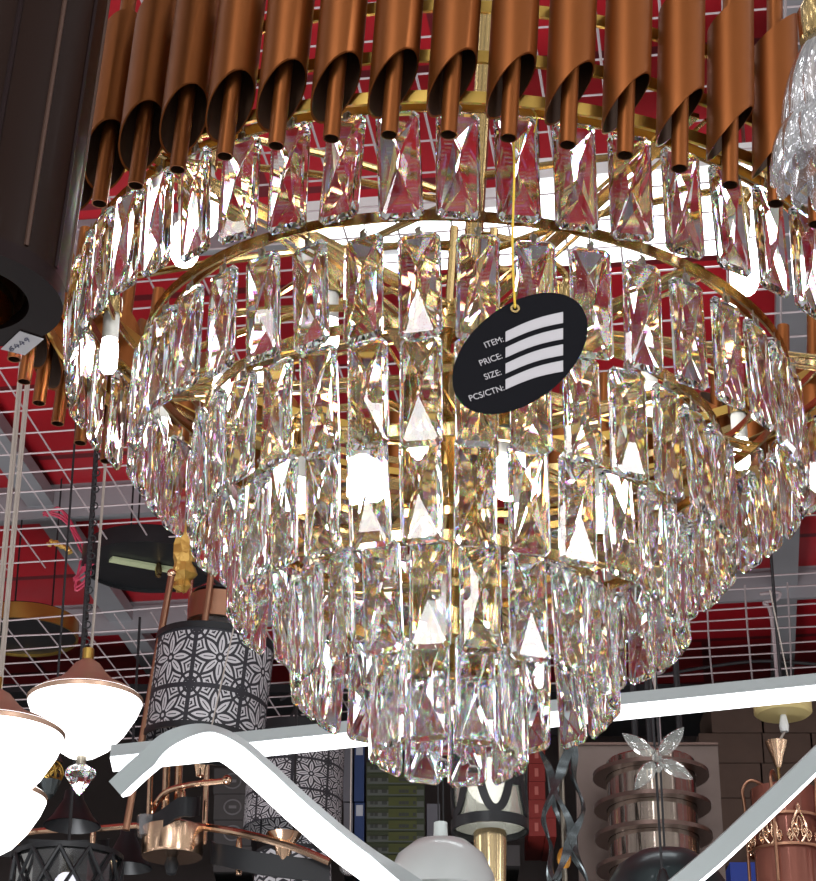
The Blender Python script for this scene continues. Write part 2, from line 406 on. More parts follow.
# crown: slant-cut tubes with a thin tube inside each, on the hoops
NT = 58
def tube_geo(r, z0, z1, cut0, cut1, th=.0012, n=32):
    vs = []; fs = []
    for rr in (r, r-th):
        for zb, ct in ((z0, cut0), (z1, cut1)):
            for i in range(n):
                a = 2*PI*i/n; x = rr*math.cos(a); vs.append(Vector((x, rr*math.sin(a), zb+ct*x)))
    for i in range(n):
        j = (i+1) % n
        fs += [(i, j, n+j, n+i), (2*n+i, 3*n+i, 3*n+j, 2*n+j), (i, 2*n+i, 2*n+j, j), (n+i, n+j, 3*n+j, 3*n+i)]
    return vs, fs, n
def two_mat(name, vs, fs, n):
    me = bpy.data.meshes.new(name); me.from_pydata(vs, [], fs); me.materials.append(M['tube']); me.materials.append(M['tube_in'])
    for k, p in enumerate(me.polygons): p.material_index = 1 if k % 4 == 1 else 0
    bm = bmesh.new(); bm.from_mesh(me); bmesh.ops.recalc_face_normals(bm, faces=bm.faces); bm.to_mesh(me); bm.free()
    me.shade_smooth(); me.set_sharp_from_angle(angle=math.radians(40)); return me
RB, RS = .0175, .0062
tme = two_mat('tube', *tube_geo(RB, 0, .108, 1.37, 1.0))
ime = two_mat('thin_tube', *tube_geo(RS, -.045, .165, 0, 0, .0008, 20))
T0 = phase(0, 448, .396, -.06)
for k_ in range(NT):
    T = T0+2*PI*k_/NT
    r = RTU; p = RP(r, T, Z0-.015)
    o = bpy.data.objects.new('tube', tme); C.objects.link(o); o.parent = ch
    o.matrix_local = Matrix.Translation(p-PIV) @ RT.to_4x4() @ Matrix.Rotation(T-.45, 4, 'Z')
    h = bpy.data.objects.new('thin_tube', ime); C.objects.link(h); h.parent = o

# price tag hanging from the top hoop on a yellow string
YT = 1.372
tg = thing('price_tag', at(515, 309, YT), 'black oval price tag with four blank white strips hanging in front of the crystals', 'tag')
ctr = (520, 353)
def tp(x, y, dy=0): p = at(x, y, YT); p.y += dy; return p
al = math.radians(37.5)
el = []
for i in range(64):
    a = 2*PI*i/64; u = 77*math.cos(a); v = 48*math.sin(a)
    el.append(tp(ctr[0]+u*math.cos(al)-v*math.sin(al), ctr[1]-(u*math.sin(al)+v*math.cos(al))))
MB().prism(el, (0, 1, 0), .0012).build('card', M['black'], tg, smooth=30)
st = MB()
for i in range(4):
    tl = (302, 283+i*86.5); tr = (615, 175+i*88); bl = (302, 338+i*86.5); br_ = (615, 235+i*88)
    up = []; dn = []
    for k_ in range(9):
        u = k_/8; bow = -14*math.sin(PI*u)
        up.append((tl[0]+(tr[0]-tl[0])*u, tl[1]+(tr[1]-tl[1])*u+bow)); dn.append((bl[0]+(br_[0]-bl[0])*u, bl[1]+(br_[1]-bl[1])*u+bow))
    st.prism([tp(450+x/5.44, 280+y/5.44, -.0002) for x, y in up+dn[::-1]], (0, -1, 0), .0003)
tag(st.build('blank_strip', M['ink'], tg, smooth=0), 'four slanted white writing strips')
def text(body, px, py, size_px, ang, Y, mat, parent, shear=0., font_align='LEFT', dy=-.0004, rx=PI/2, sx=1.):
    cu = bpy.data.curves.new('lettering', 'FONT'); cu.body = body; cu.align_x = font_align
    p = at(px, py, Y); p.y += dy; cu.size = size_px*mpp(p); cu.shear = shear; cu.extrude = .00005
    o = bpy.data.objects.new('lettering', cu); C.objects.link(o); cu.materials.append(mat)
    o.matrix_world = Matrix.Identity(4); o.parent = parent
    o.location = p-ORG[parent.name]; o.rotation_euler = (rx, 0, 0)
    o.rotation_euler = (Matrix.Rotation(rx, 3, 'X') @ Matrix.Rotation(ang, 3, 'Z')).to_euler(); o.scale = (sx, 1.08, 1)
    bpy.context.view_layer.update()
    me = bpy.data.meshes.new_from_object(o.evaluated_get(bpy.context.evaluated_depsgraph_get()))
    q = bpy.data.objects.new('lettering', me); C.objects.link(q); q.parent = parent
    q.location = o.location; q.rotation_euler = o.rotation_euler; q.scale = o.scale
    bpy.data.objects.remove(o); return q
for body, x, y, a in (('ITEM:', 197, 372, 22), ('PRICE:', 170, 470, 22), ('SIZE:', 196, 545, 20), ('PCS/CTN:', 113, 662, 20)):
    text(body, 449.2+x/5.44, 280+y/5.44, 8.8, math.radians(a), YT, M['ink'], tg, shear=0.0)
MB().lathe([(.0018, -.0012), (.0034, -.0012), (.0034, .0012), (.0018, .0012)], tp(515, 309), 16, Matrix.Rotation(PI/2, 3, 'X'), closed=True).build('eyelet', M['gold'], tg)
p0 = tp(515, 309, -.0012); p1 = at(512, 112, YT+.012)
MB().tube(smoothpath([p0, p0+(p1-p0)*.3+Vector((-.0012, -.001, 0)), p0+(p1-p0)*.7+Vector((.001, 0, 0)), p1], 6), .0009, 6).tube(smoothpath([p1, p1+Vector((.010, .002, .008)), p1+Vector((.018, .0, -.004)), p1+Vector((.016, .003, -.016))], 5), .0007, 5).build('string', M['string'], tg)
# ================================================================== LAMP AT THE TOP LEFT
def axis_frame(tilt_x, tilt_y): return Matrix.Rotation(tilt_x, 3, 'X') @ Matrix.Rotation(tilt_y, 3, 'Y')
pc = at(-42, 297, 1.25); R0 = .104*1000*mpp(pc)
lp = thing('brown_cylinder_lamp', pc, 'dark brown cylinder pendant lamp with a paper number sticker on its bottom rim', 'pendant lamp')
Rl = axis_frame(0, .062)
def lprof(prof, n=64):
    m = MB(); m.lathe(prof, pc, n, Rl); return m
lprof([(R0, .002), (R0*1.0, .50), (R0*.97, .50), (R0*.97, .002)]).build('shade', M['darkbrown'], lp)
rim = MB().lathe([(R0*1.005, 0), (R0*1.005, .012), (R0*.68, .012), (R0*.68, 0)], pc, 64, Rl, closed=True)
rim.build('bottom_rim', M['darkrim'], lp)
lprof([(R0*.69, .012), (R0*.67, .06), (R0*.60, .06), (R0*.62, .004)]).build('inner_ring', M['copper'], lp)
lprof([(R0*.545, -.004), (R0*.57, .02), (R0*.57, .22), (.0001, .24)]).lathe([(R0*.545, -.004), (R0*.52, .01), (R0*.42, .06), (.0001, .07)], pc, 64, Rl).build('reflector', M['gold'], lp)
for k_ in range(14):                                  # vertical ribs of the shade
    a = 2*PI*k_/14+.15; d = Vector((math.cos(a)*R0, math.sin(a)*R0, 0))
    MB().tube([pc+Rl@(d+Vector((0, 0, .014))), pc+Rl@(d+Vector((0, 0, .50)))], .0018, 6).build('rib', M['darkrim'] if k_ % 2 else M['darkbronze'], lp)
# sticker on the rim, with its written number
nrm = Rl@Vector((0, 0, -1))
def onrim(px, py, off=.0006):
    d = ray(px, py); q0 = pc; o_ = Vector((0, 0, ZC)); t_ = (q0-o_).dot(nrm)/d.dot(nrm); return o_+d*t_+nrm*off
sk = MB().prism([onrim(1, 348), onrim(20, 330), onrim(44, 338), onrim(25, 354)], nrm, .0004).build('number_sticker', M['paper'], lp, smooth=0)
def stroke(pts, r=.0011):
    return [onrim(x, y, .0013) for x, y in pts]
def dg(ch_, ox, oy):                                  # digits as strokes in a slanted frame on the sticker
    G = {'6': [(.8, .1), (.3, .25), (.1, .7), (.4, 1), (.8, .85), (.8, .6), (.4, .5), (.15, .65)], '4': [(.5, .0), (.1, .65), (.9, .6)], '4b': [(.7, .3), (.65, 1.)],
         '9': [(.8, .4), (.4, .5), (.2, .25), (.5, 0), (.8, .15), (.8, .45), (.6, 1)]}
    def mp_(u, v): return (ox+u*4.6+v*3.4, oy-u*3.2+v*3.6+1)
    return [[mp_(u, v) for u, v in G[c_]] for c_ in ((ch_, '4b') if ch_ == '4' else (ch_,))]
mb = MB()
for ch_, u in (('6', 0), ('4', 1), ('4', 2), ('9', 3)):
    for s_ in dg(ch_, 7.5+u*5.2, 346-u*2.9): mb.tube(stroke(s_), .00045, 5)
mb.build('number', M['inkblue'], sk)
MB().tube([pc+Rl@Vector((0, 0, .5)), Vector((pc.x+.03, pc.y, ZM-.008))], .004).build('cord', M['cord'], lp)
MB().add(*(lambda q: (q.v, q.f))(lprof([(.0001, .505), (R0, .50), (R0, .49), (.0001, .49)]))).build('cap', M['darkrim'], lp)

# ================================================================== FLUTED GLASS SHADE, TOP RIGHT
ps = at(837, 168, 1.20)
sh = thing('fluted_glass_pendant', ps, 'clear fluted glass petal pendant beside the copper tubes at the right', 'pendant lamp')
def flute(R_, z0, hgt, n, ph, a0, a1):
    m = MB(); vs = []; fs = []; K = 12; N = 14*n
    for j in range(K+1):
        u = j/K; base = R_*math.sin(min(1, u*1.02+.08)*PI/2)**.8
        for i in range(N):
            a = 2*PI*i/N; fl = abs(math.sin(n*a/2+ph)); wv = .004*math.sin(4*a*n/2)*u
            rr = base*(1-.13*(1-fl)*u); sc = .010*(fl-.5)*u
            vs.append(Vector((rr*math.cos(a), rr*math.sin(a), z0+hgt*(1-u)-sc*u)))
    for j in range(K):
        for i in range(N):
            k = (i+1) % N; fs.append((j*N+i, j*N+k, (j+1)*N+k, (j+1)*N+i))
    me_in = [Vector((v.x*.95, v.y*.95, v.z-.0015)) for v in vs]; o = len(vs)
    f2 = [tuple(q+o for q in f[::-1]) for f in fs]
    edge = [(K*N+i, K*N+(i+1) % N, o+K*N+(i+1) % N, o+K*N+i) for i in range(N)] + [(i, (i+1) % N, o+(i+1) % N, o+i) for i in range(N)]
    return m.add([v+ps for v in vs+me_in], fs+f2+edge)
u_ = mpp(ps)
flute(52*u_, 0.022, .085, 13, 0, 0, 0).build('glass_shade', M['clear'], sh, smooth=60)
flute(67*u_, -.002, .06, 16, .4, 0, 0).build('glass_petal_skirt', M['clear'], sh, smooth=60)
MB().tube([ps+Vector((0, 0, .10)), Vector((ps.x, ps.y, ZM-.008))], .003).build('cord', M['cord'], sh)
MB().lathe([(.0001, .095), (.016, .098), (.016, .12), (.006, .14), (.0001, .14)], ps, 20).build('cap', M['gold'], sh)

# ================================================================== BLACK ROUND CANOPIES ON THE MESH
def canopy(px, py, wpx, label, rimmat, extra):
    p = atz(px, py, ZM-.02); R_ = wpx/2*mpp(p)
    o = thing('ceiling_canopy', p, label, 'ceiling canopy')
    MB().lathe([(.0001, .002), (R_*.96, .002), (R_*.96, .05), (.0001, .05)], p, 56).build('plate', M['blackmetal'], o)
    MB().lathe([(R_*.96, -.006), (R_, -.006), (R_, .045), (R_*.96, .045)], p, 56, closed=True).build('rim', rimmat, o)
    if extra:
        q = p+Vector((-.02, -.02, -.004)); Rr = Matrix.Rotation(.45, 3, 'Z')
        MB().box(q, (R_*.95, .030, .008), Rr).build('label_strip', P('pale_strip', (.45, .50, .30), .5), o, smooth=0)
        MB().lathe([(.0001, -.045), (.009, -.04), (.011, -.02), (.006, 0), (.0001, .0)], p+Vector((.03, -.02, 0)), 12).build('brass_finial', M['gold'], o)
    for a in (0, 2.1, 4.2):
        d = Vector((math.cos(a)*R_*.5, math.sin(a)*R_*.5, 0)); MB().tube([p+d+Vector((0, 0, .05)), p+d+Vector((0, 0, .53))], .003, 6).build('hanger', M['cord'], o)
    return o, p
cano, cp = canopy(149, 566, 134, 'large black round canopy with a pale strip beneath, above the floral drum lamp', M['blackmetal'], True)
can2, cp2 = canopy(22, 636, 112, 'black round canopy with a gold rim above the white bowl lamps', M['goldsatin'], False)
# loose pink wires beside the canopy
mb = MB()
for k_ in range(4):
    a = [(45, 515), (62, 520-k_*4), (80, 540+k_*2), (88, 555+k_*3), (86, 570+k_*4), (76, 582+k_*2), (95-k_*4, 560)]
    mb.tube(smoothpath([at(x+random.uniform(-3, 3), y+random.uniform(-4, 4), 5.9) for x, y in a], 5), .0035, 5)
tag(mb.build('loose_wire', M['redwire']), 'tangle of thin pink electric wires hanging from the mesh beside the black canopy', 'wire')
mb = MB(); mb.tube(smoothpath([at(x, y, 6.0) for x, y in ((48, 546), (52, 542), (60, 545), (68, 549), (70, 553))], 5), [.004+.006*abs(math.sin(i)) for i in range(21)], 7)
tag(mb.build('twisted_tape', M['plasticwrap']), 'small twist of brown tape stuck on the wire mesh left of the pink wires', 'tape')

# ================================================================== FLORAL DRUM SHADES
def drum_mat(name, nu, nv, chevron=False):
    m = bpy.data.materials.new(name); t = nt(m)
    uv = node(t, 'ShaderNodeUVMap'); sp = node(t, 'ShaderNodeSeparateXYZ', {'Vector': uv.outputs[0]})
    def q(op, a, b=None, c=None):
        n = t.nodes.new('ShaderNodeMath'); n.operation = op
        for i, v in enumerate((a, b, c)):
            if v is None: continue
            if isinstance(v, bpy.types.NodeSocket): t.links.new(v, n.inputs[i])
            else: n.inputs[i].default_value = v
        return n.outputs[0]
    U = q('MULTIPLY', sp.outputs[0], nu); V = q('ADD', q('MULTIPLY', sp.outputs[1], nv), 20.-nv)
    x = q('SUBTRACT', q('MULTIPLY', q('FRACT', U), 2.), 1.); y = q('SUBTRACT', q('MULTIPLY', q('FRACT', V), 2.), 1.)
    if chevron:
        z = q('FRACT', q('MULTIPLY', q('ADD', V, q('MULTIPLY', q('ABSOLUTE', x), .12)), 5.))
        ink = q('MAXIMUM', q('LESS_THAN', z, .45), q('GREATER_THAN', q('ABSOLUTE', x), .93))
    else:
        r_ = q('SQRT', q('ADD', q('MULTIPLY', x, x), q('MULTIPLY', y, y)))
        ph = q('ARCTAN2', y, x)
        th = q('MULTIPLY', q('SUBTRACT', q('FRACT', q('ADD', q('DIVIDE', ph, PI/4), .5)), .5), PI/4)     # folded to one petal
        al_, pp = q('MULTIPLY', r_, q('COSINE', th)), q('ABSOLUTE', q('MULTIPLY', r_, q('SINE', th)))
        w_ = q('MULTIPLY', q('SINE', q('MULTIPLY', q('MINIMUM', q('DIVIDE', al_, .90), 1.), PI)), .155)
        d_ = q('SUBTRACT', pp, w_)
        petal = q('MULTIPLY', q('LESS_THAN', q('ABSOLUTE', d_), .045), q('GREATER_THAN', r_, .14))
        vein = q('MULTIPLY', q('LESS_THAN', pp, .018), q('MULTIPLY', q('GREATER_THAN', al_, .25), q('LESS_THAN', al_, .62)))
        core = q('LESS_THAN', q('ABSOLUTE', q('SUBTRACT', r_, .12)), .05)
        ax_, ay_ = q('SUBTRACT', 1., q('ABSOLUTE', x)), q('SUBTRACT', 1., q('ABSOLUTE', y))
        dc = q('SQRT', q('ADD', q('MULTIPLY', ax_, ax_), q('MULTIPLY', ay_, ay_)))
        arcs = q('MULTIPLY', q('LESS_THAN', q('FRACT', q('MULTIPLY', dc, 5.0)), .48), q('MULTIPLY', q('LESS_THAN', dc, .62), q('GREATER_THAN', r_, .92)))
        strip = q('MULTIPLY', q('LESS_THAN', q('FRACT', q('ADD', q('MULTIPLY', d_, 7.0), .1)), .50), q('MULTIPLY', q('GREATER_THAN', d_, .045), q('LESS_THAN', r_, .95)))
        edge = q('GREATER_THAN', q('MAXIMUM', q('ABSOLUTE', x), q('ABSOLUTE', y)), .915)
        ink = q('MAXIMUM', q('MAXIMUM', q('MAXIMUM', petal, vein), core), q('MAXIMUM', edge, q('MAXIMUM', arcs, strip)))
    mx = node(t, 'ShaderNodeMix', data_type='RGBA'); t.links.new(ink, mx.inputs[0])
    mx.inputs[6].default_value = (.50, .49, .51, 1); mx.inputs[7].default_value = (.012, .012, .018, 1)
    b = node(t, 'ShaderNodeBsdfPrincipled', {'Base Color': mx.outputs[2], 'Roughness': .55})
    node(t, 'ShaderNodeOutputMaterial', {'Surface': b.outputs[0]})
    return m
def drum(name, p, Rb, Rt, h, mat, parent, Rm=None, n=64):
    vs = []; fs = []
    for rr, zz in ((Rb, 0), (Rt, h), (Rt-.003, h), (Rb-.003, 0)):
        for i in range(n):
            a = 2*PI*i/n; v = Vector((rr*math.cos(a), rr*math.sin(a), zz)); vs.append((Rm@v if Rm else v)+p)
    for j in range(4):
        for i in range(n): fs.append((j*n+i, j*n+(i+1) % n, ((j+1) % 4)*n+(i+1) % n, ((j+1) % 4)*n+i))
    m = MB().add(vs, fs); o = m.build(name, mat, parent); me = o.data
    ul = me.uv_layers.new(name='UVMap')
    for f_i, f in enumerate(me.polygons):
        i = f_i % n; j = f_i//n
        for li in f.loop_indices:
            vi = me.loops[li].vertex_index; k = vi % n; row = vi//n
            u = k/n
            if i == n-1 and k == 0: u = 1.
            ul.data[li].uv = (u, 1. if row in (1, 2) else 0.)
    return o
M['floral'] = drum_mat('black_floral_cutout_on_white', 7, 1.65)
M['floral2'] = drum_mat('black_floral_cutout_on_white_fine', 8, 3.0)
M['chev'] = drum_mat('black_chevron_on_white', 16, 1.6, True)
Rd = axis_frame(.0, .085)
pd = at(203, 742, 5.1); u_ = mpp(pd); RD = 60*u_
H_ = .235
fl = thing('floral_drum_lamp', pd, 'copper framed pendant lamp with a black floral pattern drum shade under the black canopy', 'pendant lamp')
drum('shade', pd, RD, RD, H_, M['floral'], fl, Rd)
def dl(prof, mat, name, c=None, n=48):
    m = MB(); m.lathe(prof, pd if c is None else c, n, Rd, closed=True); return m.build(name, mat, fl)
dl([(RD-.004, H_), (RD+.003, H_), (RD+.003, H_+.016), (RD-.004, H_+.016)], M['blackmetal'], 'shade_rim')
dl([(RD-.004, -.01), (RD+.003, -.01), (RD+.003, .004), (RD-.004, .004)], M['blackmetal'], 'shade_rim')
m = MB().lathe([(.0001, H_+.012), (RD*.98, H_+.012), (RD*.98, H_+.008), (.0001, H_+.008)], pd, 40, Rd); m.build('top_disc', M['blackmetal'], fl)
RG = RD*.50
dl([(RG, H_+.060), (RG+.006, H_+.060), (RG+.006, H_+.125), (RG, H_+.125)], M['copper'], 'crown_ring')
MB().lathe([(.0001, H_+.136), (RG, H_+.134), (RG, H_+.138), (.0001, H_+.142)], pd, 40, Rd).build('ring_cover', M['blackmetal'], fl)
for k_ in range(4):
    a = (PI+.30, PI*1.5-.28, -.12, PI*.5+.2)[k_]; d = Vector((math.cos(a), math.sin(a), 0)); rp_ = RG+.012
    lo_ = -.24 if k_ == 0 else H_+.012
    ro_ = RD+.010 if k_ == 0 else rp_
    pst = MB().tube([pd+Rd@(d*ro_+Vector((0, 0, lo_))), pd+Rd@(d*(rp_ if k_ else RD-.012)+Vector((0, 0, H_+.165)))], .0085, 10).build('post', M['copper'], fl)
    sph(MB(), pd+Rd@(d*(rp_ if k_ else RD-.012)+Vector((0, 0, H_+.17))), .012, 12, 8).build('ball_finial', M['rosegold'], pst)
sph(MB(), pd+Rd@Vector((0, 0, H_+.08)), RG*.7, 16, 8).build('glass_globe', M['clear'], fl)
tp_ = pd+Rd@Vector((.0, 0, H_+.14))
wr = at(184, 556, 5.1)
rn = random.Random(5); prof = []
m = MB(); m.lathe([(.004, -.095), (.020, -.085), (.016, -.065), (.030, -.05), (.024, -.02), (.032, .0), (.022, .03), (.026, .05), (.012, .075), (.004, .095)], wr, 14)
m.v = [v+Vector((rn.uniform(-1, 1), rn.uniform(-1, 1), rn.uniform(-.5, .5)))*.006 for v in m.v]
m.build('plastic_wrap', M['plasticwrap'], fl, smooth=20)
MB().tube([tp_, tp_+Vector((0, 0, .02)), wr, Vector((wr.x, wr.y, ZM-.005))], .005, 8).build('cord', M['cord'], fl)

pd2 = at(292, 832, 6.45); u2 = mpp(pd2); R2 = 49*u2; H2 = .275
f2 = thing('floral_drum_pendant', pd2, 'dark floral pattern drum shade hanging behind the white curved light bar', 'pendant lamp')
Rd2 = axis_frame(0, .03)
drum('shade', pd2, R2, R2, H2, M['floral2'], f2, Rd2)
MB().lathe([(R2-.003, H2), (R2+.006, H2), (R2+.006, H2+.03), (R2-.003, H2+.03)], pd2, 48, Rd2, closed=True).lathe([(.0001, H2+.03), (R2, H2+.03), (R2, H2+.026), (.0001, H2+.026)], pd2, 48, Rd2).build('shade_rim', M['blackmetal'], f2)
for s_ in (-1, 0, 1):
    b_ = pd2+Rd2@Vector((s_*.03, 0, H2+.03)); MB().tube([b_, b_+Vector((0, 0, .03)), pd2+Vector((0, 0, H2+.10)), Vector((pd2.x, pd2.y, ZM+.5))], .005, 6).build('cord', M['cord'], f2)

pd3 = at(292, 912, 5.78); R3 = 40*mpp(pd3)
f3 = thing('chevron_drum_shade', pd3, 'black and white chevron drum shade below the gold trumpet cup', 'lamp shade')
drum('shade', pd3, R3, R3*.95, .145, M['chev'], f3)
MB().lathe([(R3*.94, .145), (R3*.97, .145), (R3*.97, .155), (R3*.94, .155)], pd3, 40, closed=True).lathe([(.0001, .150), (R3*.95, .150), (R3*.95, .147), (.0001, .147)], pd3, 40).build('shade_rim', M['blackmetal'], f3)
MB().tube([pd3+Vector((0, 0, .15)), pd3+Vector((0, 0, 1.0))], .004, 6).build('cord', M['cord'], f3)

# ================================================================== WHITE BOWL PENDANTS
def bowl(px, py, Y, wpx, label, finial=True):
    p = at(px, py, Y); R_ = wpx/2*mpp(p)          # p: centre of the bowl rim
    o = thing('bowl_pendant_lamp', p, label, 'pendant lamp', 'lit white bowl pendants with rose gold lids')
    MB().lathe([(.0001, -R_*.98), (R_*.25, -R_*.95), (R_*.48, -R_*.80), (R_*.72, -R_*.52), (R_*.90, -R_*.22), (R_*.985, 0), (R_*.96, .012), (.0001, .012)], p, 48).build('glass_bowl', M['opal'], o)
    MB().lathe([(R_*.985, .0), (R_*1.0, .008), (R_*.82, .024), (R_*.50, .044), (R_*.36, .060), (R_*.22, .082), (R_*.10, .092), (.0001, .093)], p, 48).build('lid', M['lid'], o)
    MB().lathe([(.0001, .092), (.012, .092), (.012, .115), (.0001, .115)], p, 14).build('cord_grip', M['goldsatin'], o)
    q = p+Vector((0, 0, .115)); LC = ZM-.012-q.z
    MB().tube([q+Vector((.006, 0, 0)), q+Vector((.014, 0, LC))], .0032, 6).build('cord', M['cordw'], o)
    m = MB()
    if px > 50:
        for k_ in range(int(LC/.019)-1):
            c = q+Vector((-.006-.0001*k_, 0, .015+.019*k_)); rot = Matrix.Rotation(PI/2*(k_ % 2), 3, 'Z')@Matrix.Rotation(PI/2, 3, 'X')
            m.lathe([(.0062, -.0014), (.0088, -.0014), (.0088, .0014), (.0062, .0014)], c, 8, rot, closed=True)
        m.build('chain', M['blackmetal'], o)
    else:
        MB().tube([q+Vector((-.008, 0, 0)), q+Vector((-.002, 0, LC))], .0032, 6).build('support_wire', M['cordw'], o)
    if finial:
        f = p+Vector((0, 0, -R_*.98))
        MB().lathe([(.0001, .005), (.010, .004), (.010, -.016), (.0001, -.016)], f, 14).build('finial_neck', M['steelhook'], o)
        MB().lathe([(.0001, -.078), (.010, -.068), (.020, -.052), (.031, -.036), (.030, -.026), (.014, -.016), (.0001, -.016)], f, 8).build('crystal_finial', M['crystal'], o, smooth=0)
    return o
bowl(85, 703, 4.3, 116, 'whole lit white glass bowl pendant hanging on a black chain and clear cord')
bowl(-9, 738, 3.9, 148, 'lit white bowl pendant cut by the picture edge, overlapping the whole bowl lamp', False)
bowl(-12, 800, 4.15, 118, 'lowest lit white bowl pendant, mostly hidden under the cut-off bowl lamp', False)

# ================================================================== LED WAVE PENDANT
YL = 3.3
lw = thing('led_wave_pendant', at(440, 790, YL), 'lit white linear LED pendant with a straight bar and a wavy bar', 'pendant lamp')
def ribbon(pts, a, b, twist, name):
    # square bar swept along pts; returns housing and diffuser geometry. normals rotate by twist(u) about the path
    n = len(pts); H = MB(); L = MB(); hv = []; lv = []
    for i, p in enumerate(pts):
        d = (pts[min(i+1, n-1)]-pts[max(i-1, 0)]).normalized(); front = Vector((0, -cT, -sT))
        s_ = d.cross(front).normalized(); nn = s_.cross(d).normalized()
        if s_.z > 0: s_ = -s_                       # s_ points down in the picture
        if nn.y > 0: nn = -nn
        an = twist(i/(n-1)); N = nn*math.cos(an)+s_*math.sin(an); W = -nn*math.sin(an)+s_*math.cos(an)
        for x, y in ((-1, -1), (1, -1), (1, 1), (-1, 1)): hv.append(p+W*x*a/2+N*(y*b/2-b*.12))
        for x, y in ((-1, 0), (1, 0), (1, 1), (-1, 1)): lv.append(p+W*x*a*.47+N*(b/2-b*.12+.0*y)+N*y*b*.16)
    def fc(n_): return [(i*4+k, i*4+(k+1) % 4, i*4+4+(k+1) % 4, i*4+4+k) for i in range(n_-1) for k in range(4)]+[(3, 2, 1, 0), tuple(range(n_*4-4, n_*4))]
    h = H.add(hv, fc(n)).build(name, M['ledhouse'], lw, smooth=30)
    L.add(lv, fc(n)).build('diffuser', M['led'], h, smooth=30)
sb = [at(112, 759, YL+.12), at(400, 731, YL+.10), at(850, 684, YL+.06)]
ribbon([sb[0]+(sb[2]-sb[0])*i/12 for i in range(13)], .031, .026, lambda u: .62, 'straight_bar')
wv = [(120, 789), (146, 765), (172, 747), (205, 741), (232, 751), (262, 776), (300, 811), (345, 849), (390, 881), (440, 912), (500, 935), (570, 938), (640, 915), (700, 870), (760, 815), (830, 748)]
dep = [YL+.02, YL+.0, YL-.02, YL-.03, YL-.04, YL-.05, YL-.06, YL-.07, YL-.08, YL-.08, YL-.08, YL-.07, YL-.05, YL-.03, YL, YL+.05]
wp = smoothpath([at(x, y, d) for (x, y), d in zip(wv, dep)], 8)
def tw(u): return 1.40 if u < .09 else (1.40+(.18-1.40)*(u-.09)/.13 if u < .22 else (.18 if u < .5 else .18+(1.36-.18)*min(1, (u-.5)/.15)))
ribbon(wp, .040, .028, tw, 'wave_bar')
def wire_up(px, py, Y, ex, ey, EY): return MB().tube([at(px, py, Y), at(ex, ey, EY)], .0012, 6).build('suspension_wire', M['cordw'], lw)
wire_up(209, 738, YL, 240, 600, YL+.02); wire_up(655, 703, YL+.07, 655, 645, YL+.08); wire_up(790, 688, YL+.07, 770, 590, YL+.08)

# ================================================================== COPPER CHANDELIER WITH BLACK BANDS, BOTTOM LEFT
YG = 5.5
cc = thing('gold_arm_chandelier', at(172, 850, YG), 'gold chandelier with curved arms and black bands below the white light bar', 'chandelier')
b0 = at(172, 856, YG); u_ = mpp(b0)
MB().lathe([(.0001, 0), (30*u_, .002), (31*u_, .010), (31*u_, .075), (26*u_, .082), (.0001, .082)], b0+Vector((0, 0, -.005)), 48).build('hub', M['rosegold'], cc)
MB().lathe([(.0001, -.05), (.012, -.045), (.018, -.02), (.010, .0), (.0001, 0)], b0, 16).build('bottom_finial', M['blackmetal'], cc)
for dx, rr in ((-24, .007), (-8, .010), (4, .010), (32, .007)):
    MB().tube([at(172+dx, 845, YG+.02), at(172+dx+4, 738, YG+.02)], rr, 10).build('rod', M['rosegold'], cc)
cr_ = at(184, 738, YG+.02)
MB().lathe([(.0001, 0), (.09, 0), (.09, .008), (.0001, .008)], cr_, 32).tube([cr_, Vector((cr_.x, cr_.y, ZM-.15))], .006, 8).build('stem', M['rosegold'], cc)
def arm(pts, Y, r=.008): return MB().tube(smoothpath([at(x, y, Y+dy) for x, y, dy in pts], 8), r, 10).build('arm', M['rosegold'], cc)
arm([(150, 815, .05), (165, 793, .0), (190, 785, -.06), (226, 781, -.08)], YG); sph(MB(), at(227, 780, YG-.08), .013, 14, 10).build('arm_finial', M['rosegold'], cc)
arm([(-5, 838, .1), (40, 831, .0), (90, 829, 0), (140, 825, .0)], YG); arm([(195, 826, .0), (235, 832, -.05), (290, 846, -.08), (330, 862, -.1)], YG, .010)
def band(pts, Y, hgt=.05, th=.006):
    pts = smoothpath([at(x, y, Y+dy) for x, y, dy in pts], 6); vs = []; fs = []; n = len(pts)
    for i, p in enumerate(pts):
        d = (pts[min(i+1, n-1)]-pts[max(0, i-1)]); s_ = Vector((-d.y, d.x, 0)).normalized()*th/2
        for a_, z in ((-1, -1), (1, -1), (1, 1), (-1, 1)): vs.append(p+s_*a_+Vector((0, 0, z*hgt/2)))
    fs = [(i*4+k, i*4+(k+1) % 4, i*4+4+(k+1) % 4, i*4+4+k) for i in range(n-1) for k in range(4)]+[(3, 2, 1, 0), tuple(range(n*4-4, n*4))]
    return MB().add(vs, fs).build('black_band', M['blackmetal'], cc)
band([(141, 829, 0), (158, 822, -.06), (178, 808, -.09), (192, 807, -.09), (199, 806, -.05), (198, 806, .0)], YG)
band([(-12, 846, .1), (20, 848, .0), (50, 850, -.02), (90, 850, -.02), (106, 849, .03), (108, 848, .1)], YG)
band([(212, 852, .04), (216, 854, -.02), (232, 857, -.05), (262, 864, -.06), (330, 872, -.06)], YG, .055)
for px, py in ((18, 838), (93, 837), (94, 858), (16, 858), (239, 845), (239, 868), (183, 798)):
    m = MB(); c = at(px, py, YG-.03); m.lathe([(.0001, -.018), (.007, -.018), (.008, 0), (.006, .018), (.0001, .018)], c, 12); m.build('collar', M['rosegold'], cc)
